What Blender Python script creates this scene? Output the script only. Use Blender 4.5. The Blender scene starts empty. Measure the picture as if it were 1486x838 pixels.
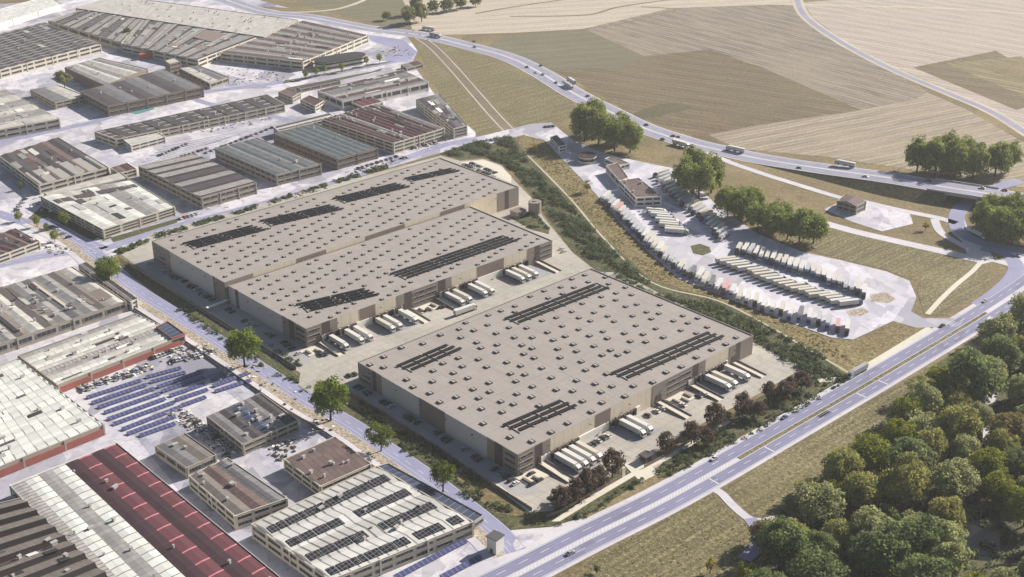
import bpy, math, random
import numpy as np
from mathutils import Vector, Matrix
from mathutils.geometry import tessellate_polygon

random.seed(7)
RNG = np.random.default_rng(7)
SC = bpy.context.scene
COL = SC.collection

# ------------------------------------------------------------------ camera model
CAM_H, FOC, W, HT = 330.0, 1825.0, 1486.0, 838.0
PITCH = math.radians(25)

def at(px, py, z=0.0):
    """world point at height z under a photograph pixel"""
    u = (px - W / 2) / FOC
    v = (HT / 2 - py) / FOC
    d = Vector((u, math.cos(PITCH) + v * math.sin(PITCH), -math.sin(PITCH) + v * math.cos(PITCH)))
    p = d * ((z - CAM_H) / d.z)
    return Vector((p.x, p.y, z))

def to_px(p):
    x, y, z = p[0], p[1], p[2] - CAM_H
    dep = y * math.cos(PITCH) - z * math.sin(PITCH)
    up = y * math.sin(PITCH) + z * math.cos(PITCH)
    return W / 2 + FOC * x / dep, HT / 2 - FOC * up / dep

ORD = ['zeroth', 'first', 'second', 'third', 'fourth', 'fifth', 'sixth', 'seventh', 'eighth', 'ninth', 'tenth',
       'eleventh', 'twelfth', 'thirteenth', 'fourteenth', 'fifteenth', 'sixteenth', 'seventeenth', 'eighteenth', 'nineteenth']
TENS = {20: 'twent', 30: 'thirt', 40: 'fort', 50: 'fift', 60: 'sixt', 70: 'sevent', 80: 'eight', 90: 'ninet'}
def ordw(n):
    if n < 20: return ORD[n]
    if n >= 100: return 'hundred and ' + ordw(n - 100) if n > 100 else 'hundredth'
    t = TENS[n // 10 * 10]
    return t + 'ieth' if n % 10 == 0 else t + 'y-' + ORD[n % 10]

# ------------------------------------------------------------------ object helpers
def tag(o, label=None, cat=None, group=None, kind=None):
    if label: o['label'] = label
    if cat: o['category'] = cat
    if group: o['group'] = group
    if kind: o['kind'] = kind
    return o

def thing(name, label, cat, loc=(0, 0, 0), rz=0.0, group=None):
    o = bpy.data.objects.new(name, None)
    o.empty_display_size = 1
    COL.objects.link(o)
    o.location = loc
    o.rotation_euler = (0, 0, rz)
    return tag(o, label, cat, group)

def link(name, me, parent=None, loc=None, rz=None, scale=None):
    o = bpy.data.objects.new(name, me)
    COL.objects.link(o)
    if parent is not None: o.parent = parent
    if loc is not None: o.location = loc
    if rz is not None: o.rotation_euler = (0, 0, rz)
    if scale is not None: o.scale = scale
    return o

def clone(root, loc, rz, label, group=None, color=None, colmap=None, scale=None):
    r = root.copy(); COL.objects.link(r)
    r.location = loc; r.rotation_euler = (0, 0, rz)
    if scale is not None: r.scale = scale
    r['label'] = label
    if group: r['group'] = group
    for ch in root.children:
        c = ch.copy(); COL.objects.link(c); c.parent = r
        if colmap and ch.name.split('.')[0] in colmap: c.color = colmap[ch.name.split('.')[0]]
        for g in ch.children:
            d = g.copy(); COL.objects.link(d); d.parent = c
    return r

class MB:
    def __init__(s):
        s.v, s.f, s.m, s.uv = [], [], [], []
    def face(s, pts, mi=0, uv=None):
        b = len(s.v)
        s.v += [tuple(p) for p in pts]
        s.f.append(tuple(range(b, b + len(pts)))); s.m.append(mi)
        s.uv.append(uv if uv else [(0, 0)] * len(pts))
    def hexa(s, bot, top, mi=0, cap=True, floor=False, topmi=None):
        """bot/top: same-length CCW rings"""
        n = len(bot)
        for i in range(n):
            j = (i + 1) % n
            L = (Vector(bot[j]) - Vector(bot[i])).length
            s.face([bot[i], bot[j], top[j], top[i]], mi, [(0, 0), (L, 0), (L, 5), (0, 5)])
        if cap: s.face(top, mi if topmi is None else topmi)
        if floor: s.face(bot[::-1], mi)
    def box(s, x0, x1, y0, y1, z0, z1, mi=0, topmi=None):
        b = [(x0, y0, z0), (x1, y0, z0), (x1, y1, z0), (x0, y1, z0)]
        t = [(x0, y0, z1), (x1, y0, z1), (x1, y1, z1), (x0, y1, z1)]
        s.hexa(b, t, mi, True, True, topmi)
    def cyl(s, c, r, h, axis='z', n=12, mi=0):
        ring0, ring1 = [], []
        for i in range(n):
            a = 2 * math.pi * i / n
            if axis == 'z':
                ring0.append((c[0] + r * math.cos(a), c[1] + r * math.sin(a), c[2])); ring1.append((c[0] + r * math.cos(a), c[1] + r * math.sin(a), c[2] + h))
            else:  # along y
                ring0.append((c[0] + r * math.cos(a), c[1] + h, c[2] + r * math.sin(a))); ring1.append((c[0] + r * math.cos(a), c[1], c[2] + r * math.sin(a)))
        s.hexa(ring0, ring1, mi, True, True)
    def mesh(s, name, mats):
        me = bpy.data.meshes.new(name)
        me.from_pydata(s.v, [], s.f)
        for m in mats: me.materials.append(m)
        me.polygons.foreach_set('material_index', s.m)
        ul = me.uv_layers.new(name='UVMap')
        flat = [c for f in s.uv for p in f for c in p]
        ul.data.foreach_set('uv', flat)
        me.update()
        return me
    def obj(s, name, mats, parent=None, loc=None):
        if not isinstance(mats, (list, tuple)): mats = [mats]
        return link(name, s.mesh(name, mats), parent, loc)

# ------------------------------------------------------------------ materials
MATS = {}
class NT:
    def __init__(s, name):
        s.mat = bpy.data.materials.new(name); s.mat.use_nodes = True
        s.t = s.mat.node_tree; s.b = s.t.nodes['Principled BSDF']
        s.b.inputs['Specular IOR Level'].default_value = 0.25
    def n(s, typ, **kw):
        nd = s.t.nodes.new(typ)
        for k, v in kw.items():
            if k in nd.inputs.keys(): nd.inputs[k].default_value = v
            else: setattr(nd, k, v)
        return nd
    def l(s, a, b): s.t.links.new(a, b)
    def pos(s):
        return s.n('ShaderNodeNewGeometry').outputs['Position']
    def noise(s, vec, scale, detail=3, rough=.55, dist=0):
        nd = s.n('ShaderNodeTexNoise'); nd.inputs['Scale'].default_value = scale
        nd.inputs['Detail'].default_value = detail; nd.inputs['Roughness'].default_value = rough
        nd.inputs['Distortion'].default_value = dist
        s.l(vec, nd.inputs['Vector']); return nd.outputs['Fac']
    def ramp(s, fac, a, b, ca=(0, 0, 0), cb=(1, 1, 1)):
        r = s.n('ShaderNodeValToRGB')
        r.color_ramp.elements[0].position = a; r.color_ramp.elements[1].position = b
        r.color_ramp.elements[0].color = (*ca, 1); r.color_ramp.elements[1].color = (*cb, 1)
        s.l(fac, r.inputs['Fac']); return r.outputs['Color']
    def mix(s, fac, a, b, mode='MIX'):
        m = s.n('ShaderNodeMix', data_type='RGBA', blend_type=mode)
        for sock, val in ((m.inputs[0], fac), (m.inputs[6], a), (m.inputs[7], b)):
            if isinstance(val, (int, float)): sock.default_value = val
            elif isinstance(val, (tuple, list)): sock.default_value = (*val, 1)
            else: s.l(val, sock)
        return m.outputs[2]
    def math(s, op, a, b=None, c=None):
        m = s.n('ShaderNodeMath', operation=op)
        for i, val in enumerate((a, b, c)):
            if val is None: continue
            if isinstance(val, (int, float)): m.inputs[i].default_value = val
            else: s.l(val, m.inputs[i])
        return m.outputs[0]
    def bump(s, h, strength, dist=.1):
        b = s.n('ShaderNodeBump'); b.inputs['Strength'].default_value = strength; b.inputs['Distance'].default_value = dist
        s.l(h, b.inputs['Height']); s.l(b.outputs['Normal'], s.b.inputs['Normal'])
    def done(s, col, rough=.85):
        if isinstance(col, (tuple, list)): s.b.inputs['Base Color'].default_value = (*col, 1)
        else: s.l(col, s.b.inputs['Base Color'])
        s.b.inputs['Roughness'].default_value = rough
        return s.mat

def cs(c, k): return tuple(min(1, x * k) for x in c)

def plain(name, c, rough=.8, var=.12, scale=.25, metallic=0, fine=.1):
    if name in MATS: return MATS[name]
    t = NT(name); p = t.pos()
    col = t.mix(t.noise(p, scale, 4), cs(c, 1 - var), cs(c, 1 + var))
    if fine: col = t.mix(t.ramp(t.noise(p, 1.7, 2), .35, .65), cs(c, 1 - fine), col, 'MULTIPLY') if False else t.mix(t.math('MULTIPLY', t.noise(p, 2.2, 2), fine * 2), col, cs(c, .6))
    t.b.inputs['Metallic'].default_value = metallic
    MATS[name] = t.done(col, rough); return MATS[name]

def gridmask(t, x, period, width):
    fr = t.math('FRACT', t.math('MULTIPLY', x, 1.0 / period))
    return t.math('LESS_THAN', fr, width / period)

def roofmat(name, c, rib=3.0, cross=0.0, dark=.7, var=.15, ribw=.35, crossw=.5, crossdark=.6, panel=.5):
    """sheet roofing: seams every `rib` m along v, cross joints every `cross` m along u"""
    if name in MATS: return MATS[name]
    t = NT(name)
    uv = t.n('ShaderNodeUVMap').outputs['UV']
    sep = t.n('ShaderNodeSeparateXYZ'); t.l(uv, sep.inputs[0])
    p = t.pos()
    col = t.mix(t.noise(p, .06, 5, .65), cs(c, 1 - var * 1.5), cs(c, 1 + var * 1.5))
    col = t.mix(t.math('MULTIPLY', t.ramp(t.noise(p, .5, 4, .7), .5, .75), .35), col, cs(c, .55))
    # streaks running down the sheets
    mp = t.n('ShaderNodeMapping'); mp.inputs['Scale'].default_value = (.9, .05, 1); t.l(uv, mp.inputs[0])
    col = t.mix(t.math('MULTIPLY', t.ramp(t.noise(mp.outputs[0], 1.0, 3), .45, .8), .3), col, cs(c, .62))
    cell = t.n('ShaderNodeCombineXYZ')
    t.l(t.math('FLOOR', t.math('MULTIPLY', sep.outputs[0], 1 / 5.0)), cell.inputs[0]); t.l(t.math('FLOOR', t.math('MULTIPLY', sep.outputs[1], 1 / (rib or 7.0))), cell.inputs[1])
    wn = t.n('ShaderNodeTexWhiteNoise'); wn.noise_dimensions = '2D'; t.l(cell.outputs[0], wn.inputs['Vector'])
    if panel:
        col = t.mix(t.math('MULTIPLY', t.ramp(wn.outputs['Value'], .45, .95), panel), col, cs(c, .35))
        col = t.mix(t.math('MULTIPLY', t.ramp(wn.outputs['Value'], .3, .0), panel * .6), col, cs(c, 1.7))
    if rib: col = t.mix(gridmask(t, sep.outputs[1], rib, ribw), col, cs(c, dark))
    if cross: col = t.mix(gridmask(t, sep.outputs[0], cross, crossw), col, cs(c, crossdark))
    MATS[name] = t.done(col, .7); return MATS[name]

def fieldmat(name, c1, c2, furrow=None, period=6.0, fs=.35, grain=.35, gscale=.5, big=.012, c3=None, dots=0.0):
    if name in MATS: return MATS[name]
    t = NT(name); p = t.pos()
    col = t.mix(t.ramp(t.noise(p, big, 5, .62), .34, .66), c1, c2)
    if c3: col = t.mix(t.ramp(t.noise(p, big * 2.3, 4, .6, .5), .52, .70), col, c3)
    if furrow:
        fx, fy = furrow; L = math.hypot(fx, fy); nx, ny = fy / L, -fx / L
        mp = t.n('ShaderNodeMapping'); mp.inputs['Rotation'].default_value = (0, 0, math.atan2(-ny, nx)); t.l(p, mp.inputs[0])
        for per, k in ((period, 1.0), (period * 2.7, .8)):
            w = t.n('ShaderNodeTexWave'); w.inputs['Scale'].default_value = .314 / per
            w.inputs['Distortion'].default_value = 2.5; w.inputs['Detail'].default_value = 3; w.inputs['Detail Scale'].default_value = 1.5
            t.l(mp.outputs[0], w.inputs['Vector'])
            amt = t.math('MULTIPLY', w.outputs['Fac'], t.math('MULTIPLY', t.ramp(t.noise(p, .012, 3), .28, .5), fs * k * 1.5))
            col = t.mix(amt, col, cs(c1, .42))
        mp2 = t.n('ShaderNodeMapping'); mp2.inputs['Scale'].default_value = (.5, .02, 1); t.l(mp.outputs[0], mp2.inputs[0])
        col = t.mix(t.math('MULTIPLY', t.ramp(t.noise(mp2.outputs[0], 1, 4), .42, .7), fs * .9), col, cs(c2, 1.3))
    if grain:
        g = t.noise(p, gscale, 3, .75)
        col = t.mix(t.math('MULTIPLY', t.ramp(g, .38, .62), grain), col, cs(c1, .35))
        g2 = t.noise(p, gscale * 1.7, 2, .7)
        col = t.mix(t.math('MULTIPLY', t.ramp(g2, .55, .72), grain * .9), col, cs(c2, 1.6))
        t.bump(g, .7, .6)
    if dots:
        v = t.n('ShaderNodeTexVoronoi'); v.inputs['Scale'].default_value = dots; t.l(p, v.inputs['Vector'])
        col = t.mix(t.ramp(v.outputs['Distance'], .18, .34), cs(c1, .22), col)
    MATS[name] = t.done(col, .95); return MATS[name]

def pavemat(name, c, c2, stain=.4, joint=0, ang=0.0):
    if name in MATS: return MATS[name]
    t = NT(name); p = t.pos()
    col = t.mix(t.ramp(t.noise(p, .02, 5, .65), .35, .65), c, c2)
    if stain > .45:
        mr = t.n('ShaderNodeMapping'); mr.inputs['Rotation'].default_value = (0, 0, math.radians(43)); mr.inputs['Scale'].default_value = (1, .6, 1); t.l(p, mr.inputs[0])
        for sc_, amt in ((.035, .75), (.11, .4)):
            vo = t.n('ShaderNodeTexVoronoi', distance='CHEBYCHEV'); vo.inputs['Scale'].default_value = sc_; t.l(mr.outputs[0], vo.inputs['Vector'])
            sv = t.n('ShaderNodeSeparateXYZ'); t.l(vo.outputs['Color'], sv.inputs[0])
            col = t.mix(t.math('MULTIPLY', t.ramp(sv.outputs[0], .5, .95), amt), col, cs(c, .5))
            col = t.mix(t.math('MULTIPLY', t.ramp(sv.outputs[1], .6, 1.0), amt * .8), col, cs(c2, 1.15))
    col = t.mix(t.math('MULTIPLY', t.ramp(t.noise(p, .15, 5, .7, .6), .5, .72), stain), col, cs(c, .55))
    col = t.mix(t.math('MULTIPLY', t.ramp(t.noise(p, .9, 2, .6), .35, .65), .18), col, cs(c, .7))
    if joint:
        mp = t.n('ShaderNodeMapping'); mp.inputs['Rotation'].default_value = (0, 0, ang); t.l(p, mp.inputs[0])
        sep = t.n('ShaderNodeSeparateXYZ'); t.l(mp.outputs[0], sep.inputs[0])
        for k in (0, 1):
            col = t.mix(t.math('MULTIPLY', gridmask(t, sep.outputs[k], joint, .3), .45), col, cs(c, .6))
    MATS[name] = t.done(col, .9); return MATS[name]

def asphalt(name, c):
    if name in MATS: return MATS[name]
    t = NT(name); p = t.pos()
    col = t.mix(t.ramp(t.noise(p, .03, 5, .6), .3, .7), cs(c, .88), cs(c, 1.14))
    col = t.mix(t.math('MULTIPLY', t.ramp(t.noise(p, .25, 4, .7), .5, .7), .3), col, cs(c, 1.35))
    col = t.mix(t.math('MULTIPLY', t.noise(p, 1.5, 2), .25), col, cs(c, .7))
    MATS[name] = t.done(col, .85); return MATS[name]

def paint(name, rough=.4):
    """vehicle paint: colour from the object"""
    if name in MATS: return MATS[name]
    t = NT(name); oi = t.n('ShaderNodeObjectInfo')
    p = t.pos()
    col = t.mix(t.math('MULTIPLY', t.noise(p, .8, 3), .25), oi.outputs['Color'], (.25, .24, .22))
    t.b.inputs['Specular IOR Level'].default_value = .4
    MATS[name] = t.done(col, rough); return MATS[name]

def leafmat(name, ca, cb, cc):
    """leaf colours vary from leaf to leaf and clump to clump (attribute tint) and tree to tree"""
    if name in MATS: return MATS[name]
    t = NT(name)
    a = t.n('ShaderNodeAttribute'); a.attribute_name = 'tint'
    oi = t.n('ShaderNodeObjectInfo')
    col = t.mix(a.outputs['Fac'], ca, cb)
    col = t.mix(t.math('MULTIPLY', oi.outputs['Random'], .55), col, cc)
    col = t.mix(1.0, col, oi.outputs['Color'], 'MULTIPLY')
    tr = t.n('ShaderNodeBsdfTranslucent'); t.l(col, tr.inputs['Color'])
    ms = t.n('ShaderNodeMixShader'); ms.inputs[0].default_value = .42
    t.l(t.b.outputs[0], ms.inputs[1]); t.l(tr.outputs[0], ms.inputs[2])
    t.l(ms.outputs[0], t.t.nodes['Material Output'].inputs['Surface'])
    MATS[name] = t.done(col, .8); return MATS[name]

def glassmat(name, c=(.02, .022, .028), rough=.15):
    if name in MATS: return MATS[name]
    t = NT(name); t.b.inputs['Specular IOR Level'].default_value = .5
    p = t.pos()
    col = t.mix(t.ramp(t.noise(p, .35, 2), .45, .6), c, cs(c, 2.2))
    MATS[name] = t.done(col, rough); return MATS[name]

# ground colours
M_soil = fieldmat('dry_grassland', (.15, .115, .055), (.25, .195, .10), None, grain=.5, gscale=.35, c3=(.12, .10, .045))
M_olive = fieldmat('olive_field', (.135, .106, .056), (.21, .165, .094), (1, -.55), 9, .35, .4, .3, .006, (.17, .105, .05))
M_darkf = fieldmat('dark_field_patch', (.085, .075, .035), (.12, .10, .05), None, grain=.5, gscale=.35)
M_grey = fieldmat('grey_green_field', (.135, .12, .07), (.185, .165, .105), (1, .3), 8, .2, .25, .3)
M_straw = fieldmat('stubble_field', (.41, .35, .275), (.50, .43, .345), (1, .25), 9, .25, .25, .3)
M_plough = fieldmat('ploughed_field', (.225, .185, .14), (.305, .255, .195), (1, -1.25), 7, .6, .3, .3)
M_tan = fieldmat('tan_field', (.30, .245, .175), (.37, .31, .225), (1, .55), 6, .4, .3, .35)  # this and the bare field: distance haze lightens the colour itself
M_pink = fieldmat('bare_field', (.37, .31, .26), (.46, .39, .33), (1, -.9), 9, .3, .25, .3)
M_strip = fieldmat('strip_crop', (.19, .16, .075), (.29, .24, .13), (1, -1.0), 8, .5, .3, .3)
M_verge = fieldmat('green_verge', (.06, .066, .026), (.115, .112, .05), None, grain=.8, gscale=.55, c3=(.165, .14, .075), big=.05)
M_brownstrip = fieldmat('tall_dry_grass', (.17, .135, .055), (.27, .215, .10), None, grain=.85, gscale=.42, big=.03, c3=(.15, .12, .04))
M_drygrass = fieldmat('roadside_grass', (.175, .145, .068), (.27, .23, .12), (1.1, 1.0), 3.6, .42, .8, .5, .02, (.14, .125, .055))
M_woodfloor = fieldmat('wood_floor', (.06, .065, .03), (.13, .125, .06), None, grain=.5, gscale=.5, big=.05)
M_embank = fieldmat('embankment_grass', (.11, .10, .045), (.17, .15, .075), None, grain=.6, gscale=.4, big=.04)
M_est = pavemat('estate_paving', (.36, .35, .42), (.60, .57, .57), .8)
M_estgrey = pavemat('estate_asphalt', (.25, .245, .31), (.42, .41, .45), .7)
M_park = pavemat('lorry_park_paving', (.42, .41, .48), (.58, .55, .57), .5)
M_yard = pavemat('concrete_yard', (.30, .275, .24), (.415, .38, .33), .42, 5.0, math.radians(43))
M_lot = pavemat('car_park_paving', (.28, .265, .27), (.35, .335, .33), .3)
M_pad = pavemat('shaded_dock_apron', (.24, .24, .255), (.29, .29, .30), .3)  # darker bluish tone stands in for shade inside the sunken docks
M_walk = pavemat('pale_walkway', (.50, .46, .38), (.57, .53, .44), .2)
M_dirt = pavemat('gravel_track', (.38, .33, .25), (.48, .43, .34), .3)
M_railbed = fieldmat('old_railway_bed', (.15, .12, .08), (.22, .18, .12), None, grain=.5, gscale=.6)
M_asph = asphalt('road_asphalt', (.20, .198, .29))  # blue of the skylight is mixed into these asphalt base colours
M_asph2 = asphalt('motorway_asphalt', (.235, .23, .295))
M_street = asphalt('street_asphalt', (.235, .235, .34))
M_shoulder = pavemat('road_shoulder', (.44, .42, .45), (.54, .51, .52), .3)
M_line = plain('road_paint', (.58, .57, .58), .7, .06)
M_gravel = fieldmat('gravel_bed', (.34, .28, .21), (.44, .38, .30), None, grain=.8, gscale=.55, big=.05)
M_water = NT('pond_water'); M_water.b.inputs['Roughness'].default_value = .1; M_water = M_water.done((.012, .013, .012), .12)

# building colours
def cladding(name, c):
    t = NT(name); uv = t.n('ShaderNodeUVMap').outputs['UV']; sp = t.n('ShaderNodeSeparateXYZ'); t.l(uv, sp.inputs[0]); p = t.pos()
    col = t.mix(t.noise(p, .12, 4), cs(c, .9), cs(c, 1.07)); col = t.mix(gridmask(t, sp.outputs[0], 6.0, .28), col, cs(c, .72))
    mp = t.n('ShaderNodeMapping'); mp.inputs['Scale'].default_value = (.7, .7, .06); t.l(p, mp.inputs[0])
    col = t.mix(t.math('MULTIPLY', t.ramp(t.noise(mp.outputs[0], 1, 3), .5, .8), .3), col, cs(c, .7))
    return t.done(col, .6)
M_cream = cladding('cream_cladding', (.60, .52, .405))
M_shadegrey = plain('shade_grey_cladding', (.42, .40, .385), .6, .05, .1)  # pale panels of the unlit hall faces, shade put into the colour
M_taupe = plain('taupe_cladding', (.23, .195, .165), .6, .06, .1)
M_brown = plain('brown_cladding', (.20, .155, .13), .6, .06, .1)
M_dark = plain('dark_cladding', (.085, .065, .06), .5, .06, .1)
M_white = plain('white_wall', (.72, .69, .63), .6, .05, .1)
M_glass = glassmat('dark_glazing')
M_frame = plain('window_frame', (.30, .28, .25), .6, .05)
M_hroof = roofmat('hall_roofing', (.282, .25, .226), 12, 24, .8, .11, ribw=.35, crossw=.4, crossdark=.78, panel=.08)
M_sky_d = plain('skylight_kerb', (.035, .028, .026), .6, .1)
M_sky_l = plain('skylight_dome', (.38, .355, .33), .25, .08)
M_pv = plain('solar_glass', (.007, .006, .006), .5, .2)
M_pvb = plain('solar_glass_blue', (.035, .04, .10), .2, .2)
M_steel = plain('steel_rail', (.35, .33, .31), .5, .1)
M_black = plain('black_rubber', (.02, .02, .02), .7, .1)
M_owall = plain('aged_cream_wall', (.52, .47, .38), .8, .15, .2)
M_owallg = plain('grey_brown_wall', (.34, .30, .25), .8, .2, .3)
M_owalld = plain('dark_brick_wall', (.22, .17, .13), .8, .25, .5)
M_owallw = plain('whitish_wall', (.62, .59, .54), .8, .12, .2)
M_redwall = plain('red_brick_wall', (.32, .11, .09), .8, .25, .3)
M_concrete = plain('bridge_concrete', (.40, .38, .35), .85, .15, .2)
M_tank = plain('tank_steel', (.27, .225, .195), .5, .08)
M_bark = plain('bark', (.07, .05, .035), .9, .25, 1.0)
M_paint = paint('vehicle_paint')
M_glassv = glassmat('vehicle_glass', (.015, .017, .02), .1)
M_under = plain('chassis_dark', (.035, .035, .04), .7, .1)

M_leaf = leafmat('broad_leaves', (.07, .082, .032), (.31, .30, .12), (.20, .185, .095))
M_leafb = leafmat('bright_leaves', (.06, .095, .012), (.27, .33, .04), (.14, .17, .025))
M_leafr = leafmat('russet_leaves', (.055, .036, .026), (.21, .15, .10), (.10, .062, .045))
M_shrub = leafmat('shrub_leaves', (.035, .06, .02), (.19, .22, .10), (.075, .09, .042))
M_leafg = leafmat('dry_grass_blades', (.16, .12, .04), (.36, .29, .12), (.2, .16, .06))
M_leafy = leafmat('yellow_leaves', (.16, .13, .02), (.42, .34, .05), (.25, .20, .04))

# ------------------------------------------------------------------ ground sheets
def catmull(pts, sub=6):
    out = []
    n = len(pts)
    for i in range(n - 1):
        p0, p1, p2, p3 = pts[max(0, i - 1)], pts[i], pts[i + 1], pts[min(n - 1, i + 2)]
        for k in range(sub):
            t = k / sub
            out.append(.5 * ((2 * p1) + (p2 - p0) * t + (2 * p0 - 5 * p1 + 4 * p2 - p3) * t * t + (3 * p1 - p0 - 3 * p2 + p3) * t ** 3))
    out.append(pts[-1])
    return out

def sheet(name, px, z, m, kind='structure', world=False):
    pts = [Vector((p[0], p[1], z)) if world else at(p[0], p[1], z) for p in px]
    tris = tessellate_polygon([pts])
    me = bpy.data.meshes.new(name)
    fs = []
    for t in tris:
        a, b, c = [pts[i] for i in t]
        fs.append(t if (b - a).cross(c - a).z > 0 else (t[0], t[2], t[1]))
    me.from_pydata([tuple(p) for p in pts], [], fs)
    me.materials.append(m); me.update()
    return tag(link(name, me), kind=kind)

def path(px, z=0.0, sub=6, zs=None):
    pts = [at(p[0], p[1], zs[i] if zs else z) for i, p in enumerate(px)]
    return catmull(pts, sub)

def normals(line):
    out = []
    for i in range(len(line)):
        d = line[min(i + 1, len(line) - 1)] - line[max(i - 1, 0)]
        d.z = 0; d.normalize()
        out.append(Vector((-d.y, d.x, 0)))   # left of travel
    return out

def ribbon(mb, line, o0, o1, dz=0.0, mi=0, dash=None, i0=0, i1=None):
    """strip between lateral offsets o0 < o1 (left positive); dash=(on, off) metres"""
    nn = normals(line)
    if dash:
        on, off = dash; acc = 0.0
        for i in range(len(line) - 1):
            a, b = line[i], line[i + 1]; L = (b - a).length; s = 0.0
            while s < L:
                ph = acc % (on + off)
                if ph < on:
                    e = min(L, s + on - ph)
                    P, Q = a.lerp(b, s / L), a.lerp(b, e / L); n = nn[i].lerp(nn[i + 1], .5)
                    mb.face([P + n * o0 + Vector((0, 0, dz)), Q + n * o0 + Vector((0, 0, dz)), Q + n * o1 + Vector((0, 0, dz)), P + n * o1 + Vector((0, 0, dz))][::1], mi)
                    acc += e - s; s = e
                else:
                    d = min(L - s, on + off - ph); acc += d + 1e-6; s += d + 1e-6
        return
    up = Vector((0, 0, dz))
    for i in range(len(line) - 1):
        mb.face([line[i] + nn[i] * o1 + up, line[i] + nn[i] * o0 + up, line[i + 1] + nn[i + 1] * o0 + up, line[i + 1] + nn[i + 1] * o1 + up], mi)

def road(name, line, o0, o1, m, dz=0.0):
    mb = MB(); ribbon(mb, line, o0, o1, dz)
    return tag(mb.obj(name, m), kind='structure')

# base terrain
sheet('ground', [(-6000, -600), (6000, -600), (6000, 9000), (-6000, 9000)], 0, M_soil, world=True)

# ------------------------------------------------------------------ fields
sheet('field', [(560, -40), (1110, -40), (1160, 6), (975, 12), (850, 42), (742, 48), (600, 52), (590, 10)], .02, M_straw)
sheet('field', [(740, 50), (848, 42), (935, 82), (900, 100), (800, 104), (700, 70)], .04, M_grey)
sheet('field', [(848, 42), (975, 12), (1160, 8), (1215, 62), (1300, 108), (1345, 132), (1330, 143), (1250, 160), (1110, 100), (1030, 72), (935, 82)], .06, M_plough)
sheet('field', [(935, 82), (1030, 72), (1110, 100), (1250, 160), (1100, 182), (1028, 196), (1060, 215), (930, 172), (840, 120), (752, 78), (800, 100), (900, 99)], .08, M_olive)
sheet('field', [(1028, 196), (1100, 182), (1250, 160), (1330, 143), (1345, 134), (1400, 158), (1500, 215), (1600, 262), (1500, 275), (1320, 246), (1200, 228), (1070, 216)], .10, M_tan)
sheet('field', [(1165, 4), (1700, -40), (1800, 160), (1500, 190), (1440, 158), (1380, 132), (1300, 98), (1228, 62), (1180, 26)], .02, M_pink)
for k, (a, b) in enumerate([((1325, 98), (1445, 74)), ((1372, 92), (1482, 82)), ((1420, 96), (1530, 84))]):
    sheet('field', [a, b, (b[0] + 110, b[1] + 62), (a[0] + 150, a[1] + 62)], .05 + .01 * k, (M_olive, M_strip, M_soil)[k])
sheet('field', [(560, -30), (590, 10), (600, 50), (540, 34), (440, 8), (430, -30)], .03, M_grey)
sheet('field', [(596, 54), (640, 62), (755, 100), (830, 145), (838, 168), (775, 196), (690, 205), (640, 140)], .05, M_drygrass)
for k, line in enumerate([[(740, 24), (850, 22), (900, 10), (1000, -4)], [(850, 42), (905, 34), (950, 22), (980, 14), (930, 10)], [(690, 20), (760, 8), (860, -6)]]):
    road('track', path(line, .09), -2.2, 2.2, M_soil)
road('track', path([(1150, -30), (1160, 10), (1180, 34), (1232, 68), (1300, 103), (1380, 137), (1440, 163), (1500, 200), (1580, 250)], .14), -7, 7, M_dirt)
road('track', path([(1150, -30), (1160, 10), (1180, 34), (1232, 68), (1300, 103), (1380, 137), (1440, 163), (1500, 200), (1580, 250)], .18), -3.4, 3.4, M_asph2)
road('track', path([(1000, 4), (1160, 7), (1250, 9), (1400, 14), (1600, 30)], .16), -4, 4, M_dirt)
road('track', path([(350, 16), (430, 18), (485, 14), (520, 4), (545, -8)], .12), -3, 3, M_dirt)

# old railway bed running away from the planted belt
rb = [(590, 44), (625, 66), (655, 96), (690, 136), (718, 168), (745, 196)]
road('old_railway_bed', path(rb, .10), -8, 8, M_railbed)
for o in (-5.2, 4.2): road('track', path(rb, .14), o, o + 1.2, M_dirt)

# ------------------------------------------------------------------ old estate paving
sheet('estate_paving', [(-260, 200), (-90, 30), (60, 14), (150, -10), (330, 2), (520, 38), (590, 52), (606, 74), (598, 92), (640, 150), (690, 192), (690, 206),
                 (640, 222), (222, 342), (172, 366), (160, 380), (330, 502), (480, 600), (640, 712), (740, 790), (742, 806), (640, 870), (200, 1000), (-300, 900)], .06, M_est)
sheet('estate_paving', [(-200, 20), (60, 2), (330, -12), (420, 12), (330, 6), (150, 0), (60, 16), (-90, 34)], .05, M_estgrey)
sheet('parking_bays', [(195, 268), (420, 168), (660, 196), (480, 232), (210, 300)], .09, M_estgrey)
sheet('yard', [(60, 300), (150, 340), (130, 352), (40, 318)], .09, M_verge)
for q in ([(290, 96), (395, 128), (300, 130), (262, 112)], [(425, 250), (560, 212), (575, 222), (430, 262)], [(300, 545), (400, 520), (440, 560), (350, 585)], [(190, 625), (262, 612), (470, 838), (360, 838)]):
    sheet('yard', q, .10, M_estgrey)
sheet('pool_water', [(186, 163), (198, 166), (226, 158), (214, 154)], .2, plain('turquoise_water', (.10, .26, .26), .2))
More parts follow.
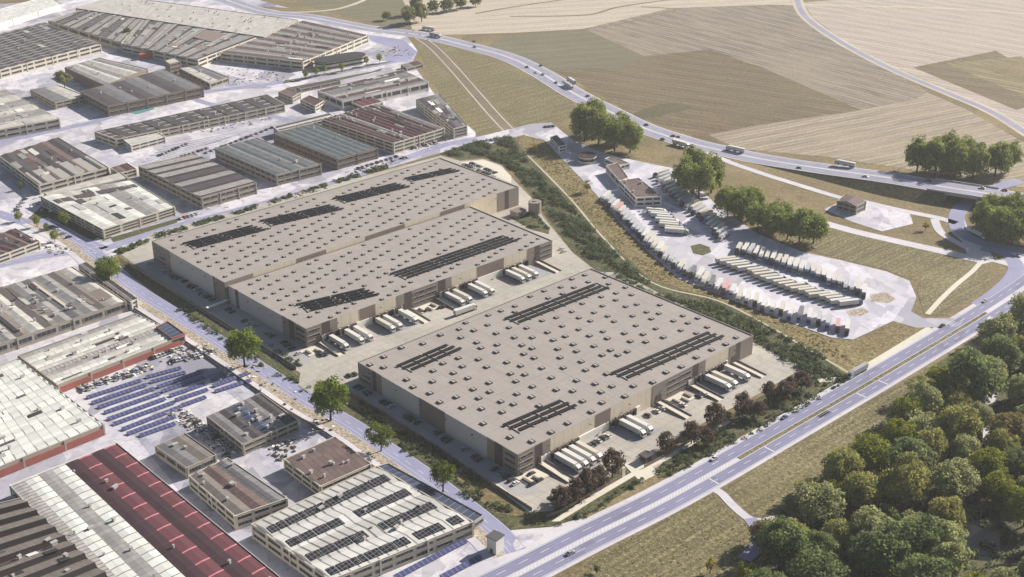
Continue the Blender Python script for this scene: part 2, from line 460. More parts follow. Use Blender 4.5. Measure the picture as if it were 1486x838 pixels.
# roads of the old estate
EST_ROADS = [([(-60, 292), (60, 330), (120, 350), (150, 362)], 5.0), ([(150, 362), (250, 330), (420, 285), (560, 240), (640, 212), (700, 200), (770, 188), (800, 186)], 4.5),
             ([(-40, 215), (100, 185), (140, 176), (260, 140), (420, 118), (560, 92), (596, 84)], 5.0), ([(-40, 395), (60, 372), (150, 362)], 4.5),
             ([(262, 132), (300, 150), (420, 175), (560, 225), (590, 228)], 4.0)]
for ln, w in EST_ROADS:
    road('street', path(ln, .13), -w, w, M_street)
sheet('street', [(530, 50), (585, 58), (606, 76), (590, 90), (550, 88), (585, 74), (540, 60)], .14, M_street)
for q in ([(410, 122), (560, 92), (572, 88), (560, 90), (412, 118)], [(415, 128), (540, 104), (555, 99), (552, 103), (425, 132)], [(135, 298), (162, 345), (150, 350), (112, 318)], [(160, 345), (255, 318), (258, 323), (165, 352)]):
    sheet('green_verge', q, .17, M_verge)
# far white hall yards
road('street', path([(-40, 36), (70, 24), (200, -12)], .12), -8, 8, M_estgrey)

# ------------------------------------------------------------------ logistics site ground
ST = [(60, 318), (110, 345), (160, 385), (200, 420), (260, 458), (330, 502), (400, 548), (450, 581), (510, 615), (565, 652), (620, 690), (680, 735), (725, 772), (750, 800)]
STREET = path(ST, .16)
# belt between street and halls: green verge with hedges
sheet('green_verge', [(172, 372), (190, 384), (260, 430), (330, 478), (436, 548), (462, 560), (505, 585), (580, 635), (640, 680), (720, 745), (775, 752), (760, 768), (735, 772), (700, 742), (640, 698), (560, 642), (460, 578), (330, 493), (250, 440), (178, 392)], .12, M_verge)
sheet('concrete_yard', [(176, 370), (222, 338), (640, 226), (668, 234), (701, 231), (728, 240), (746, 262), (770, 286), (790, 318), (832, 368), (866, 394), (900, 396), (1098, 500), (1168, 533), (1106, 569), (1000, 625), (950, 658), (962, 672), (936, 690), (905, 676),
                        (858, 708), (800, 742), (775, 744), (712, 702), (640, 652), (560, 601), (505, 568), (470, 590), (432, 560), (436, 542), (400, 520), (330, 476), (250, 424)], .16, M_yard)
sheet('car_park', [(190, 378), (222, 374), (330, 440), (444, 508), (452, 520), (436, 536), (400, 514), (330, 470), (250, 418)], .20, M_lot)
sheet('car_park', [(500, 562), (520, 551), (752, 691), (790, 714), (745, 720), (640, 648), (560, 596)], .20, M_lot)
sheet('car_park', [(668, 236), (701, 232), (726, 241), (742, 256), (742, 266)], .20, M_walk)
# planted belt behind the halls and the dry strip beyond it
sheet('planted_belt', [(640, 222), (690, 205), (745, 196), (760, 222), (826, 288), (880, 350), (948, 410), (1040, 436), (1110, 468), (1175, 505), (1262, 546), (1225, 562), (1180, 552), (1098, 498), (862, 390), (830, 364), (790, 312), (768, 280), (744, 248), (706, 228), (668, 232)], .11, M_verge)
sheet('dry_grass_strip', [(745, 196), (775, 198), (812, 228), (863, 281), (904, 330), (942, 366), (984, 405), (1025, 422), (1106, 455), (1209, 492), (1240, 494), (1298, 466), (1346, 476), (1290, 505), (1232, 546), (1170, 503), (1106, 466), (1040, 434), (948, 408), (880, 348), (826, 286), (760, 220)], .14, M_brownstrip)
road('track', path([(762, 222), (826, 287), (880, 350), (946, 410), (1040, 436), (1106, 468), (1170, 505), (1238, 545)], .19), -.7, .7, M_dirt)
sheet('planted_bed', [(740, 316), (776, 307), (798, 332), (796, 340), (772, 334)], .20, M_verge)
sheet('footpath', [(1347, 473), (1352, 478), (1290, 518), (1232, 552), (1180, 556), (1178, 551), (1226, 546), (1290, 508)], .20, M_walk)
# lorry park
sheet('lorry_park_paving', [(690, 200), (770, 180), (800, 178), (832, 204), (880, 224), (935, 236), (975, 244), (1008, 266), (1042, 300), (1100, 340), (1165, 366), (1220, 378), (1286, 394), (1320, 408), (1330, 432), (1322, 452), (1340, 462), (1400, 462), (1392, 474), (1330, 476), (1296, 466), (1262, 482), (1238, 493), (1206, 490),
                            (1106, 453), (1025, 421), (984, 404), (940, 365), (904, 329), (863, 280), (812, 227), (790, 204), (760, 196), (700, 212)], .22, M_park)
sheet('green_verge', [(1002, 357), (1016, 354), (1030, 359), (1032, 366), (1020, 371), (1006, 368)], .27, M_verge)
sheet('planted_bed', [(1262, 428), (1284, 424), (1300, 434), (1290, 440), (1264, 438)], .27, M_gravel)
sheet('planted_bed', [(1228, 452), (1252, 447), (1262, 453), (1248, 459), (1232, 458)], .27, M_gravel)

# front strip between yard and main road
sheet('green_verge', [(775, 748), (800, 744), (858, 712), (905, 680), (940, 694), (852, 748), (800, 764), (760, 768)], .13, M_verge)
sheet('green_verge', [(950, 684), (962, 672), (1000, 640), (1106, 574), (1180, 552), (1225, 560), (1230, 548), (1100, 618), (972, 692), (956, 694)], .13, M_verge)
sheet('footpath', [(800, 757), (812, 757), (862, 726), (936, 682), (968, 668), (1062, 612), (1056, 609), (960, 664), (928, 679), (850, 724)], .21, M_walk)
sheet('footpath', [(905, 674), (936, 664), (955, 688), (930, 700)], .19, M_walk)
sheet('footpath', [(712, 702), (718, 699), (775, 742), (770, 746)], .21, M_walk)
# lower right of main road
sheet('roadside_field', [(800, 850), (920, 772), (1035, 716), (1072, 752), (1092, 764), (1090, 850), (900, 940), (700, 940)], .05, M_drygrass)
sheet('roadside_field', [(1045, 712), (1120, 664), (1290, 566), (1380, 515), (1300, 640), (1180, 740), (1105, 750), (1070, 745)], .05, M_drygrass)
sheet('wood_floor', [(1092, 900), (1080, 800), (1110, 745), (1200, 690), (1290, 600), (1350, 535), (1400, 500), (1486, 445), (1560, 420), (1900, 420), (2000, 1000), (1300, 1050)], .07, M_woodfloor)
road('track', path([(1020, 706), (1044, 714), (1064, 734), (1086, 752), (1104, 756), (1130, 752)], .18), -2.2, 2.2, M_shoulder)
road('track', path([(1088, 752), (1100, 770), (1098, 792), (1080, 812)], .20), -3.0, 3.0, M_street)
sheet('pond_water', [(1392, 770), (1420, 738), (1450, 742), (1462, 790), (1440, 815), (1405, 812)], .12, M_water)
sheet('stream_water', [(1430, 570), (1452, 548), (1458, 552), (1440, 590), (1436, 630), (1426, 640), (1428, 600)], .12, M_shoulder)

# ------------------------------------------------------------------ street beside the site
road('gravel_bed', STREET, -11.0, -5.6, M_gravel, .02)
road('pavement', STREET, -15.0, -11.0, M_shoulder, .03)
road('street', STREET, -5.6, 4.6, M_street)
mb = MB()
for o in (-5.2, 4.2): ribbon(mb, STREET, o - .1, o + .1, .04)
ribbon(mb, STREET, -.65, -.4, .04, dash=(4, 6)); ribbon(mb, STREET, -3.2, -3.0, .04)
tag(mb.obj('lane_marking', M_line), kind='structure')
sheet('junction', [(690, 740), (712, 748), (740, 770), (762, 768), (800, 765), (850, 750), (852, 757), (740, 815), (640, 870), (600, 880), (700, 812), (735, 792), (720, 768)], .15, M_shoulder)
sheet('traffic_island', [(744, 790), (752, 776), (775, 774), (792, 776), (770, 790), (748, 800)], .20, M_est)

# ------------------------------------------------------------------ main road (dual carriageway)
MAIN = path([(520, 955), (640, 888), (752, 833), (855, 780), (958, 729), (1040, 684), (1120, 638), (1196, 594), (1270, 551), (1371, 491), (1420, 461), (1480, 422), (1550, 372), (1640, 320)], .18, 5)
road('road_shoulder', MAIN, -10.2, 11.5, M_shoulder, -.02)
road('main_road', MAIN, 1.2, 8.8, M_asph, .03)
road('main_road', MAIN, -8.3, -1.2, M_asph, .03)
mb = MB(); rg = random.Random(12)
for k in range(16):
    i = rg.randrange(4, len(MAIN) - 8); o = rg.choice((1.5, 5.1, -4.6, -8.0)); ribbon(mb, MAIN[i:i + 2], o, o + 3.1, .045)
for px_, o in (((1033, 690), -7.8), ((1352, 505), -7.8)):
    i = min(range(len(MAIN) - 1), key=lambda i: (MAIN[i] - at(*px_)).length); ribbon(mb, [MAIN[i], MAIN[i].lerp(MAIN[i + 1], .45)], o, o + 6.3, .046)
tag(mb.obj('road_patch', asphalt('patched_asphalt', (.15, .148, .21))), kind='structure')
mb = MB()
for o in (2.6, 4.2, 5.9, 7.5, -2.5, -4.0, -5.6, -7.2): ribbon(mb, MAIN, o - .28, o + .28, .05)
tag(mb.obj('tyre_wear', asphalt('worn_asphalt', (.172, .17, .25))), kind='structure')
iA = min(range(len(MAIN)), key=lambda i: (MAIN[i] - at(1075, 664)).length)
iB = min(range(len(MAIN)), key=lambda i: (MAIN[i] - at(1440, 448)).length)
road('median_grass', MAIN[iA:iB], -1.1, 1.1, M_drygrass, .10)
road('painted_median', MAIN[:iA], -1.2, 1.2, M_shoulder, .05)
mb = MB()
for o in (1.35, 8.35, -1.45, -7.9): ribbon(mb, MAIN, o - .12, o + .12, .08)
ribbon(mb, MAIN, 4.9, 5.15, .08, dash=(5, 7)); ribbon(mb, MAIN, -4.8, -4.55, .08, dash=(5, 7))
for i in range(0, iA - 1):
    n = normals(MAIN)[i]; 
    for k in range(4):
        p = MAIN[i].lerp(MAIN[i + 1], k / 4); d = (MAIN[i + 1] - MAIN[i]).normalized(); u = Vector((0, 0, .09))
        mb.face([p - n * 1.1 + u, p - n * 1.1 + d * .6 + u, p + n * 1.1 + d * 3.0 + u, p + n * 1.1 + d * 2.4 + u])
for px, py in ((1022, 690), (1098, 648), (1262, 553), (1232, 571)):
    i = min(range(len(MAIN) - 1), key=lambda i: (MAIN[i] - at(px, py)).length)
    n = normals(MAIN)[i]; d = (MAIN[i + 1] - MAIN[i]).normalized(); u = Vector((0, 0, .08))
    mb.face([MAIN[i] - n * 1.3 + u, MAIN[i] - n * 8 + u, MAIN[i] - n * 8 + d * .7 + u, MAIN[i] - n * 1.3 + d * .7 + u][::-1])
tag(mb.obj('lane_marking', M_line), kind='structure')

# interchange on the right
sheet('junction', [(1384, 312), (1400, 318), (1408, 345), (1440, 356), (1500, 366), (1600, 380), (1560, 420), (1486, 420), (1452, 428), (1440, 418), (1466, 398), (1462, 386), (1440, 380), (1424, 384), (1404, 372), (1396, 350), (1380, 336)], .13, M_shoulder)
UNDER = path([(1480, 262), (1440, 274), (1412, 288), (1392, 306), (1388, 324), (1398, 340), (1424, 352), (1470, 362), (1540, 372)], .17)
road('slip_road', UNDER, -5.5, 5.5, M_street)
RING = path([(1424, 360), (1456, 368), (1474, 384), (1470, 402), (1448, 424), (1420, 444)], .18)
road('slip_road', RING, -5, 5, M_street)
sheet('green_verge', [(1436, 364), (1452, 370), (1460, 376), (1444, 378)], .24, M_drygrass)
road('slip_road', path([(1190, 322), (1240, 336), (1300, 350), (1372, 366), (1430, 380)], .16), -4.5, 4.5, M_shoulder)
road('slip_road', path([(1250, 292), (1310, 306), (1360, 316), (1388, 324)], .17), -3.5, 3.5, M_shoulder)
road('slip_road', path([(1356, 318), (1366, 338), (1400, 358), (1424, 370)], .18), -3, 3, M_shoulder)
road('slip_road', path([(1000, 208), (1050, 232), (1106, 252), (1160, 269), (1216, 286), (1250, 294)], .17), -3.2, 3.2, M_shoulder)
sheet('forecourt', [(1196, 304), (1222, 292), (1268, 298), (1320, 308), (1325, 325), (1280, 336), (1236, 322)], .14, M_est)
road('footpath', path([(1424, 380), (1410, 395), (1388, 413), (1366, 434), (1346, 456)], .20), -1.6, 1.6, M_walk)
sheet('roadside_field', [(1330, 420), (1345, 385), (1400, 380), (1420, 386), (1445, 400), (1430, 420), (1370, 458), (1342, 458)], .15, M_drygrass)
sheet('roadside_field', [(1190, 326), (1300, 352), (1410, 378), (1345, 384), (1330, 408), (1286, 392), (1165, 362), (1120, 330)], .12, M_drygrass)

# ------------------------------------------------------------------ motorway, rising on an embankment to the bridge
def mw_z(px):
    t = min(1, max(0, (px - 1090) / 250.0)); t = t * t * (3 - 2 * t)
    return .2 + 6.8 * t
MWP = [(250, -30), (370, 14), (450, 25), (534, 41), (616, 52), (688, 69), (740, 84), (785, 106), (834, 136), (889, 164), (938, 187), (1000, 207), (1050, 219), (1106, 231), (1196, 245), (1290, 258), (1363, 270), (1435, 281), (1500, 291), (1600, 306)]
MW = path(MWP, zs=[mw_z(p[0]) for p in MWP], sub=6)
gap0 = min(range(len(MW)), key=lambda i: abs(to_px(MW[i])[0] - 1374)); gap1 = min(range(len(MW)), key=lambda i: abs(to_px(MW[i])[0] - 1428))
def embankment(i0, i1):
    mb = MB(); nn = normals(MW)
    for i in range(i0, i1):
        for sgn in (1, -1):
            q = []
            for j in (i, i + 1):
                z = max(.05, MW[j].z - .25); e = MW[j] + nn[j] * sgn * 13.2; e = Vector((e.x, e.y, z))
                f = MW[j] + nn[j] * sgn * (13.2 + 1.8 * z); f = Vector((f.x, f.y, .03)); q.append((e, f))
            pts = [q[0][0], q[1][0], q[1][1], q[0][1]]
            if sgn > 0: pts = pts[::-1]
            mb.face(pts)
        z0, z1 = MW[i].z - .2, MW[i + 1].z - .2
        mb.face([Vector((*(MW[i] + nn[i] * 13.2).xy, z0)), Vector((*(MW[i] - nn[i] * 13.2).xy, z0)), Vector((*(MW[i + 1] - nn[i + 1] * 13.2).xy, z1)), Vector((*(MW[i + 1] + nn[i + 1] * 13.2).xy, z1))])
    tag(mb.obj('embankment', M_embank), kind='structure')
iE = min(range(len(MW)), key=lambda i: abs(to_px(MW[i])[0] - 1090))
embankment(iE, gap0); embankment(gap1, len(MW) - 1)
road('motorway_shoulder', MW, -12.6, 12.6, M_shoulder, -.06)
road('motorway', MW, 1.3, 11.2, M_asph2, .02); road('motorway', MW, -11.2, -1.3, M_asph2, .02)
mb = MB()
for o in (1.6, 8.9, -1.6, -8.9): ribbon(mb, MW, o - .16, o + .16, .07)
for o in (5.2, -5.2): ribbon(mb, MW, o - .14, o + .14, .07, dash=(6, 8))
tag(mb.obj('lane_marking', M_line), kind='structure')
# bridge
mid = MW[(gap0 + gap1) // 2]
bridge = thing('motorway_bridge', 'concrete bridge carrying the motorway over the curved blue slip road', 'bridge', (mid.x, mid.y, 0))
O = Vector((mid.x, mid.y, 0)); nn = normals(MW)
mb = MB()
for i in range(gap0, gap1):
    r = [[MW[j] + nn[j] * s * 13 - O + Vector((0, 0, dz)) for s in (1, -1)] for j in (i, i + 1) for dz in (-.14, -1.5)]
    (a1, a0), (b1, b0), (c1, c0), (d1, d0) = r
    mb.face([b1, b0, d0, d1][::-1]); mb.face([a1, c1, d1, b1][::-1]); mb.face([a0, b0, d0, c0][::-1]); mb.face([a1, a0, c0, c1])
mb.obj('deck', M_concrete, bridge)
for s in (1, -1):
    mb = MB()
    for i in range(gap0 - 2, gap1 + 2):
        a, b = MW[i] + nn[i] * s * 12.8 - O, MW[i + 1] + nn[i + 1] * s * 12.8 - O
        w = nn[i] * .25
        bot = [a - w, b - w, b + w, a + w] if s else []
        bot = [a + w, a - w, b - w, b + w]
        mb.hexa(bot, [p + Vector((0, 0, 1.1)) for p in bot], 0, True)
    mb.obj('parapet', M_concrete, bridge)
for g, s in ((gap0, 1), (gap1, -1)):
    d = (MW[g + 1] - MW[g]).normalized(); n = nn[g]; c = MW[g] - O
    mb = MB(); a, b = c + n * 13, c - n * 13
    bot = [Vector((*(a - d * s * .0).xy, 0)), Vector((*(b).xy, 0)), Vector((*(b + d * s * 1.2).xy, 0)), Vector((*(a + d * s * 1.2).xy, 0))]
    if s < 0: bot = bot[::-1]
    mb.hexa(bot, [Vector((p.x, p.y, c.z - 1.5)) for p in bot], 0, True)
    # wing walls
    mb.obj('abutment', M_concrete, bridge)

# ------------------------------------------------------------------ shared unit meshes
def unit_box(name, m):
    mb = MB(); mb.box(-.5, .5, -.5, .5, 0, 1); return mb.mesh(name, [m])
U_PANEL = {}
def upanel(m):
    if m.name not in U_PANEL: U_PANEL[m.name] = unit_box('wall_panel', m)
    return U_PANEL[m.name]
def make_window(m=None, fw=.03):
    mb = MB(); mb.box(-.5, .5, -.35, .5, 0, 1, 0)            # glazing
    for x0, x1, z0, z1 in ((-.5, -.5 + fw, 0, 1), (.5 - fw, .5, 0, 1), (-.5, .5, -.02, .06), (-.5, .5, .94, 1.02)):
        mb.box(x0, x1, -.75, .5, z0, z1, 1)
    for k in (1, 2, 3): mb.box(-.5 + k * .25 - .006, -.5 + k * .25 + .006, -.5, .5, .06, .94, 1)
    return mb.mesh('window', [m or M_glass, M_frame])
U_WIN = make_window()
def mk_skylight():
    mb = MB(); mb.box(-1.15, 1.15, -1.35, 1.35, 0, .55, 0)
    mb.box(-.45, .5, -1.1, 1.1, .55, .66, 1)
    return mb.mesh('skylight', [M_sky_d, M_sky_l])
U_SKY = mk_skylight()
def mk_vent():
    mb = MB(); mb.box(-.7, .7, -.7, .7, 0, 1.1, 0); mb.box(-.85, .85, -.85, .85, 1.1, 1.3, 0); return mb.mesh('roof_vent', [M_steel])
U_VENT = mk_vent()
def mk_dock():
    mb = MB(); mb.box(-1.45, 1.45, -.15, .1, 0, 3.2, 0)
    return mb.mesh('dock_door', [M_black])
U_DOCK = mk_dock()
def mk_shelter():
    mb = MB()
    for x in (-1.75, 1.75): mb.box(x - .3, x + .3, -.9, .1, 0, 3.7, 0)
    mb.box(-2.05, 2.05, -.9, .1, 3.7, 4.2, 0)
    return mb.mesh('dock_shelter', [M_dark])
U_SHEL = mk_shelter()
def mk_lamp():
    mb = MB(); mb.box(-.12, .12, -.7, .1, 0, .18, 0); mb.box(-.5, .5, -1.0, -.7, -.05, .2, 0); return mb.mesh('wall_lamp', [M_dark])
U_LAMP = mk_lamp()

def on_wall(parent, name, me, O, A, B, t, z, w, h, th, push=0.0):
    """place a unit mesh on wall A->B (outward to the right of travel... wall CCW => outward = right) centred at A+t*(B-A)"""
    d = (B - A); d.z = 0; L = d.length; d.normalize(); n = Vector((d.y, -d.x, 0))
    p = A + d * t + n * push - O
    o = link(name, me, parent, (p.x, p.y, z), math.atan2(d.y, d.x), (w, th, h))
    return o

# ------------------------------------------------------------------ the three new halls
def hall(name, label, quad, H, base, faces, skyrows, arrays, docks, group):
    Q = [at(p[0], p[1], H) for p in quad]                       # left, front, right, back
    for q in Q: q.z = 0
    O = (Q[0] + Q[1] + Q[2] + Q[3]) / 4
    root = thing(name, label, 'warehouse', O, group=group)
    L = [q - O for q in Q]
    up = Vector((0, 0, H)); lo = Vector((0, 0, H - .5))
    c = Vector((0, 0, 0)); ins = [p + (c - p).normalized() * .6 for p in L]
    mb = MB(); mb.hexa(L, [p + up for p in L], 0, False)
    for i in range(4):
        j = (i + 1) % 4
        mb.face([L[i] + up, L[j] + up, ins[j] + up, ins[i] + up], 1)
        mb.face([ins[i] + up, ins[j] + up, ins[j] + lo, ins[i] + lo], 1)
    mb.obj('wall', [base, M_hroof], root)
    es, et = (Q[2] - Q[1]), (Q[0] - Q[1])
    mb = MB(); mb.face([p + lo for p in ins], 0, [(0, et.length), (0, 0), (es.length, 0), (es.length, et.length)])
    mb.obj('roof', M_hroof, root)
    def P(s, t): return Q[0].lerp(Q[3], s).lerp(Q[1].lerp(Q[2], s), t)     # s along front->right, t from left edge to front edge
    # facade panels and windows, positions taken along the roof edge
    for face, (i, j) in (('SW', (0, 1)), ('SE', (1, 2)), ):
        A, B = Q[i], Q[j]; pa, pb = quad[i], quad[j]
        d = (B - A).normalized(); LL = (B - A).length
        def tt(px):
            py = pa[1] + (pb[1] - pa[1]) * (px - pa[0]) / (pb[0] - pa[0])
            q = at(px, py, H); q.z = 0
            return min(LL, max(0, (q - A).dot(d)))
        for x0, x1, kind in faces[face]:
            t0, t1 = tt(x0), tt(x1); w = t1 - t0; tm = (t0 + t1) / 2
            z0 = 4.4 if (face == 'SE' and kind in ('brown', 'brownhi')) else 0
            mm = {'taupe': M_taupe, 'win': M_taupe, 'dark': M_dark, 'brown': M_brown, 'cream': M_cream, 'grey': M_shadegrey, 'brownw': M_brown, 'line': M_dark}[kind]
            on_wall(root, 'wall_panel', upanel(mm), O, A, B, tm, z0 + .02, w, H - z0 + .04, .24, .06)
            if kind == 'win':
                for z in (2.0, 5.3, 8.6):
                    if z == 2.0 and face == 'SE' and H < 12.2 and False: continue
                    nb = 2 if w > 17 else 1
                    for k in range(nb):
                        ww = (w - 1.6) / nb - .8
                        on_wall(root, 'window', U_WIN, O, A, B, t0 + .8 + (k + .5) * (w - 1.6) / nb, z, ww, 1.55, .2, .24)
        # small wall lamps high on the pale cladding
        for k in range(6):
            on_wall(root, 'wall_lamp', U_LAMP, O, A, B, LL * (k + .7) / 6.3, H - 3.2, 1, 1, 1, .12)
    # white plinth with dock doors on the SE face
    A, B = Q[1], Q[2]; d = (B - A).normalized(); n = Vector((d.y, -d.x, 0)); LL = (B - A).length
    ptruck = []
    for rng, xs in docks:
        def proj(p): 
            q = at(p[0], p[1], 4.0); q.z = 0; return (q - A).dot(d)
        t0, t1 = proj(rng[0]), proj(rng[1])
        on_wall(root, 'dock_wall', upanel(M_white), O, A, B, (t0 + t1) / 2, 0, t1 - t0, 4.6, .6, .3)
        for x in xs:
            t = proj(x[:2])
            on_wall(root, 'dock_door', U_DOCK, O, A, B, t, 1.0, 1, 1, 1, .62)
            sh = on_wall(root, 'dock_shelter', U_SHEL, O, A, B, t, .9, 1, 1, 1, .62)
            on_wall(root, 'wall_lamp', U_LAMP, O, A, B, t - 2.6, 5.2, 1.6, 1.6, 2.2, .4)
            ptruck.append((A + d * t + n * 1.6, n, x[2] if len(x) > 2 else None))
    # skylights
    ns, nt, mode = skyrows
    pts = []
    r = random.Random(len(label))
    for a in range(ns):
        for b in range(nt):
            if mode == 'stag':
                s = (a + .5 + (.25 if b % 2 else -.25)) / ns + r.uniform(-.016, .016); t = (b + .5) / nt + r.uniform(-.02, .02)
            if mode == 'stag' and .015 < s < .985: pts.append((s, t))
    if mode == 'diag':
        Le, Lt = es.length, et.length
        for b in range(-2, int((Lt + .3 * Le) / 10.2) + 2):
            for a in range(0, int(Le / 6.9) + 1):
                if (a + 3 * b) % 9 == 0: continue
                s, t = (a * 6.9 + 4 + (b % 3) * 1.4) / Le, (b * 10.2 - a * 1.9 + 9) / Lt
                if .02 < s < .98 and .04 < t < .97: pts.append((s, t))
    Hr = H - .5
    arr = []
    for (p0, p1, nrow, gap) in arrays:
        a, b = at(*p0, Hr), at(*p1, Hr); arr.append((a, b, nrow, gap))
    keep = []
    for s, t in pts:
        p = P(s, t); ok = True
        for a, b, nrow, gap in arr:
            u = (b - a).normalized(); q = Vector((p.x - a.x, p.y - a.y, 0)); al = q.dot(Vector((u.x, u.y, 0))); ac = abs(q.x * u.y - q.y * u.x)
            if -3 < al < (b - a).length + 3 and ac < nrow * gap / 2 + 1.6: ok = False
        if ok: keep.append(p)
    keep.sort(key=lambda p: p.length)
    rz = math.atan2(d.y, d.x)
    for p in keep[:100]:
        link('skylight', U_SKY, root, (p.x - O.x, p.y - O.y, Hr), rz, (1.15, 1.1, 1.1) if mode == 'stag' else (.82, .82, 1))
    if keep[100:]:
        mb = MB(); cr, sr = math.cos(rz), math.sin(rz)
        for p in keep[100:]:
            for (hx, hy, za, zb, mi) in (((1.15, 1.35, Hr, Hr + .55, 0), (.46, 1.1, Hr + .55, Hr + .66, 1)) if mode == 'stag' else ((.9, 1.05, Hr, Hr + .5, 0), (.4, .9, Hr + .5, Hr + .6, 1))):
                ring = [(x * cr - y * sr + p.x - O.x, x * sr + y * cr + p.y - O.y) for x, y in ((-hx, -hy), (hx, -hy), (hx, hy), (-hx, hy))]
                mb.hexa([(x, y, za) for x, y in ring], [(x, y, zb) for x, y in ring], mi)
        tag(mb.obj('skylight', [M_sky_d, M_sky_l], root), kind='stuff')
    # rooftop solar arrays, each row its own piece
    for k, (a, b, nrow, gap) in enumerate(arr):
        u = Vector((b.x - a.x, b.y - a.y, 0)); Ln = u.length; u.normalize(); v = Vector((-u.y, u.x, 0))
        fr = MB(); ctr = (a + b) / 2 - O
        for e in range(int(Ln // 9) + 1):                         # cross rails under the rows
            c0 = a + u * (e * 9 + 1) - O
            ring = [c0 + v * (nrow * gap / 2) - u * .18, c0 - v * (nrow * gap / 2) - u * .18, c0 - v * (nrow * gap / 2) + u * .18, c0 + v * (nrow * gap / 2) + u * .18]
            fr.hexa([Vector((p.x, p.y, Hr)) for p in ring], [Vector((p.x, p.y, Hr + .5)) for p in ring], 0)
        base_o = fr.obj('solar_array', M_steel, root)
        for q in range(nrow):
            off = (q - (nrow - 1) / 2) * gap; sh = (q - (nrow - 1) / 2) * -1.5
            mb = MB()
            nseg = max(2, int(Ln // 30)); sl = Ln / nseg
            for e in range(nseg):
                c0 = a + u * (e * sl + sh + .4) + v * off - O; c1 = a + u * ((e + 1) * sl + sh - .5) + v * off - O
                hw = gap * .25
                ring = [c0 - v * hw, c1 - v * hw, c1 + v * hw, c0 + v * hw]
                mb.hexa([Vector((p.x, p.y, Hr + .55)) for p in ring], [Vector((ring[0].x, ring[0].y, Hr + .8)), Vector((ring[1].x, ring[1].y, Hr + .8)), Vector((ring[2].x, ring[2].y, Hr + .95)), Vector((ring[3].x, ring[3].y, Hr + .95))], 0, True, True)
            mb.obj('panel_row', M_pv, base_o)
    return root, Q, ptruck

HG = 'new warehouse halls'
hallC, QC, trC = hall('warehouse', 'front beige flat roofed warehouse nearest the main road with russet trees before it', [(519.3, 525.5), (751.3, 660.1), (1093.3, 486.7), (857.5, 389.4)], 12.0, M_cream,
    {'SW': [(519.3, 540, 'win'), (540, 546, 'dark'), (546, 554, 'taupe'), (554, 608, 'grey'), (608, 646, 'brownw'), (646, 707, 'grey'), (707, 718, 'taupe'), (718, 730, 'dark'), (730, 751.3, 'win')],
     'SE': [(751.3, 775.5, 'win'), (775.5, 787, 'dark'), (787, 798.5, 'taupe'), (865, 886, 'brown'), (947, 968, 'taupe'), (968, 1005, 'win'), (1005, 1014, 'dark'), (1014, 1024, 'taupe'), (1059, 1068, 'taupe'), (1068, 1075, 'dark'), (1075, 1093.3, 'taupe')]},
    (15, 13, 'stag'), [((586, 536), (660, 504), 3, 4.0), ((742, 467), (874, 416), 3, 4.0), ((898, 547), (1040, 486), 3, 4.0), ((741, 623), (826, 586), 3, 4.0)],
    [(((789, 667), (945, 598)), [(805, 656, 1), (815, 650.5, 1), (826.5, 645.5, 1), (837, 640.5, 1), (893, 614), (902, 609, 1), (912, 603.5, 1), (922, 598)]),
     (((1012, 560), (1068, 530)), [(1018, 551), (1028, 545, 1), (1037, 540, 1), (1046, 535), (1054, 530, 1)])], HG)
hallB, QB, trB = hall('warehouse', 'middle beige flat roofed warehouse with dock trucks facing the front hall', [(331.3, 414.3), (443.9, 477.5), (801.2, 348.9), (682.7, 299.5)], 12.0, M_cream,
    {'SW': [(331.3, 341, 'grey'), (341, 345.5, 'dark'), (345.5, 409, 'grey'), (409, 419, 'taupe'), (419, 427, 'dark'), (427, 443.9, 'win')],
     'SE': [(443.9, 466, 'win'), (466, 478, 'dark'), (478, 489, 'taupe'), (522, 544, 'brown'), (576, 586, 'taupe'), (586, 597, 'dark'), (597, 635, 'win'), (635, 646, 'dark'), (646, 655, 'taupe'), (693, 731, 'brown'), (766, 775, 'taupe'), (775, 783, 'dark'), (783, 801.2, 'win')]},
    (18, 12, 'diag'), [((439, 448), (541, 424), 4, 3.6), ((578, 402), (742, 346), 4, 3.6)],
    [(((476, 494), (588, 448)), [(483, 488, 1), (493, 484), (504, 479, 1), (516, 474, 1), (548, 462, 1), (559, 458, 1), (570, 454), (580.5, 449.5, 1)]),
     (((644, 429), (765, 378)), [(649, 425, 1), (659.5, 420.5, 1), (672, 415), (680, 411.5, 1), (689, 407.5, 1), (734, 391.5, 1), (743, 388, 1), (752.5, 384, 1), (762, 380)])], HG)
hallA, QA, trA = hall('warehouse', 'rear beige flat roofed warehouse, taller, beside the tree-lined estate street', [(220.3, 349.8), (325.3, 410.2), (752.5, 271.1), (639, 229.2)], 14.4, M_cream,
    {'SW': [(220.3, 240, 'win'), (240, 246, 'taupe'), (246, 309, 'grey'), (309, 311, 'dark'), (311, 325.3, 'taupe')],
     'SE': [(325.3, 367, 'taupe'), (431, 473, 'brownw'), (531, 587, 'brownw'), (640, 674, 'brownw'), (722, 732, 'taupe'), (732, 738, 'dark'), (738, 752.5, 'taupe')]},
    (20, 12, 'diag'), [((274, 358), (378, 331), 4, 3.6), ((386, 325), (490, 301), 4, 3.6), ((492, 292), (586, 269), 4, 3.6), ((592, 262), (662, 247), 3, 3.4)], [], HG)

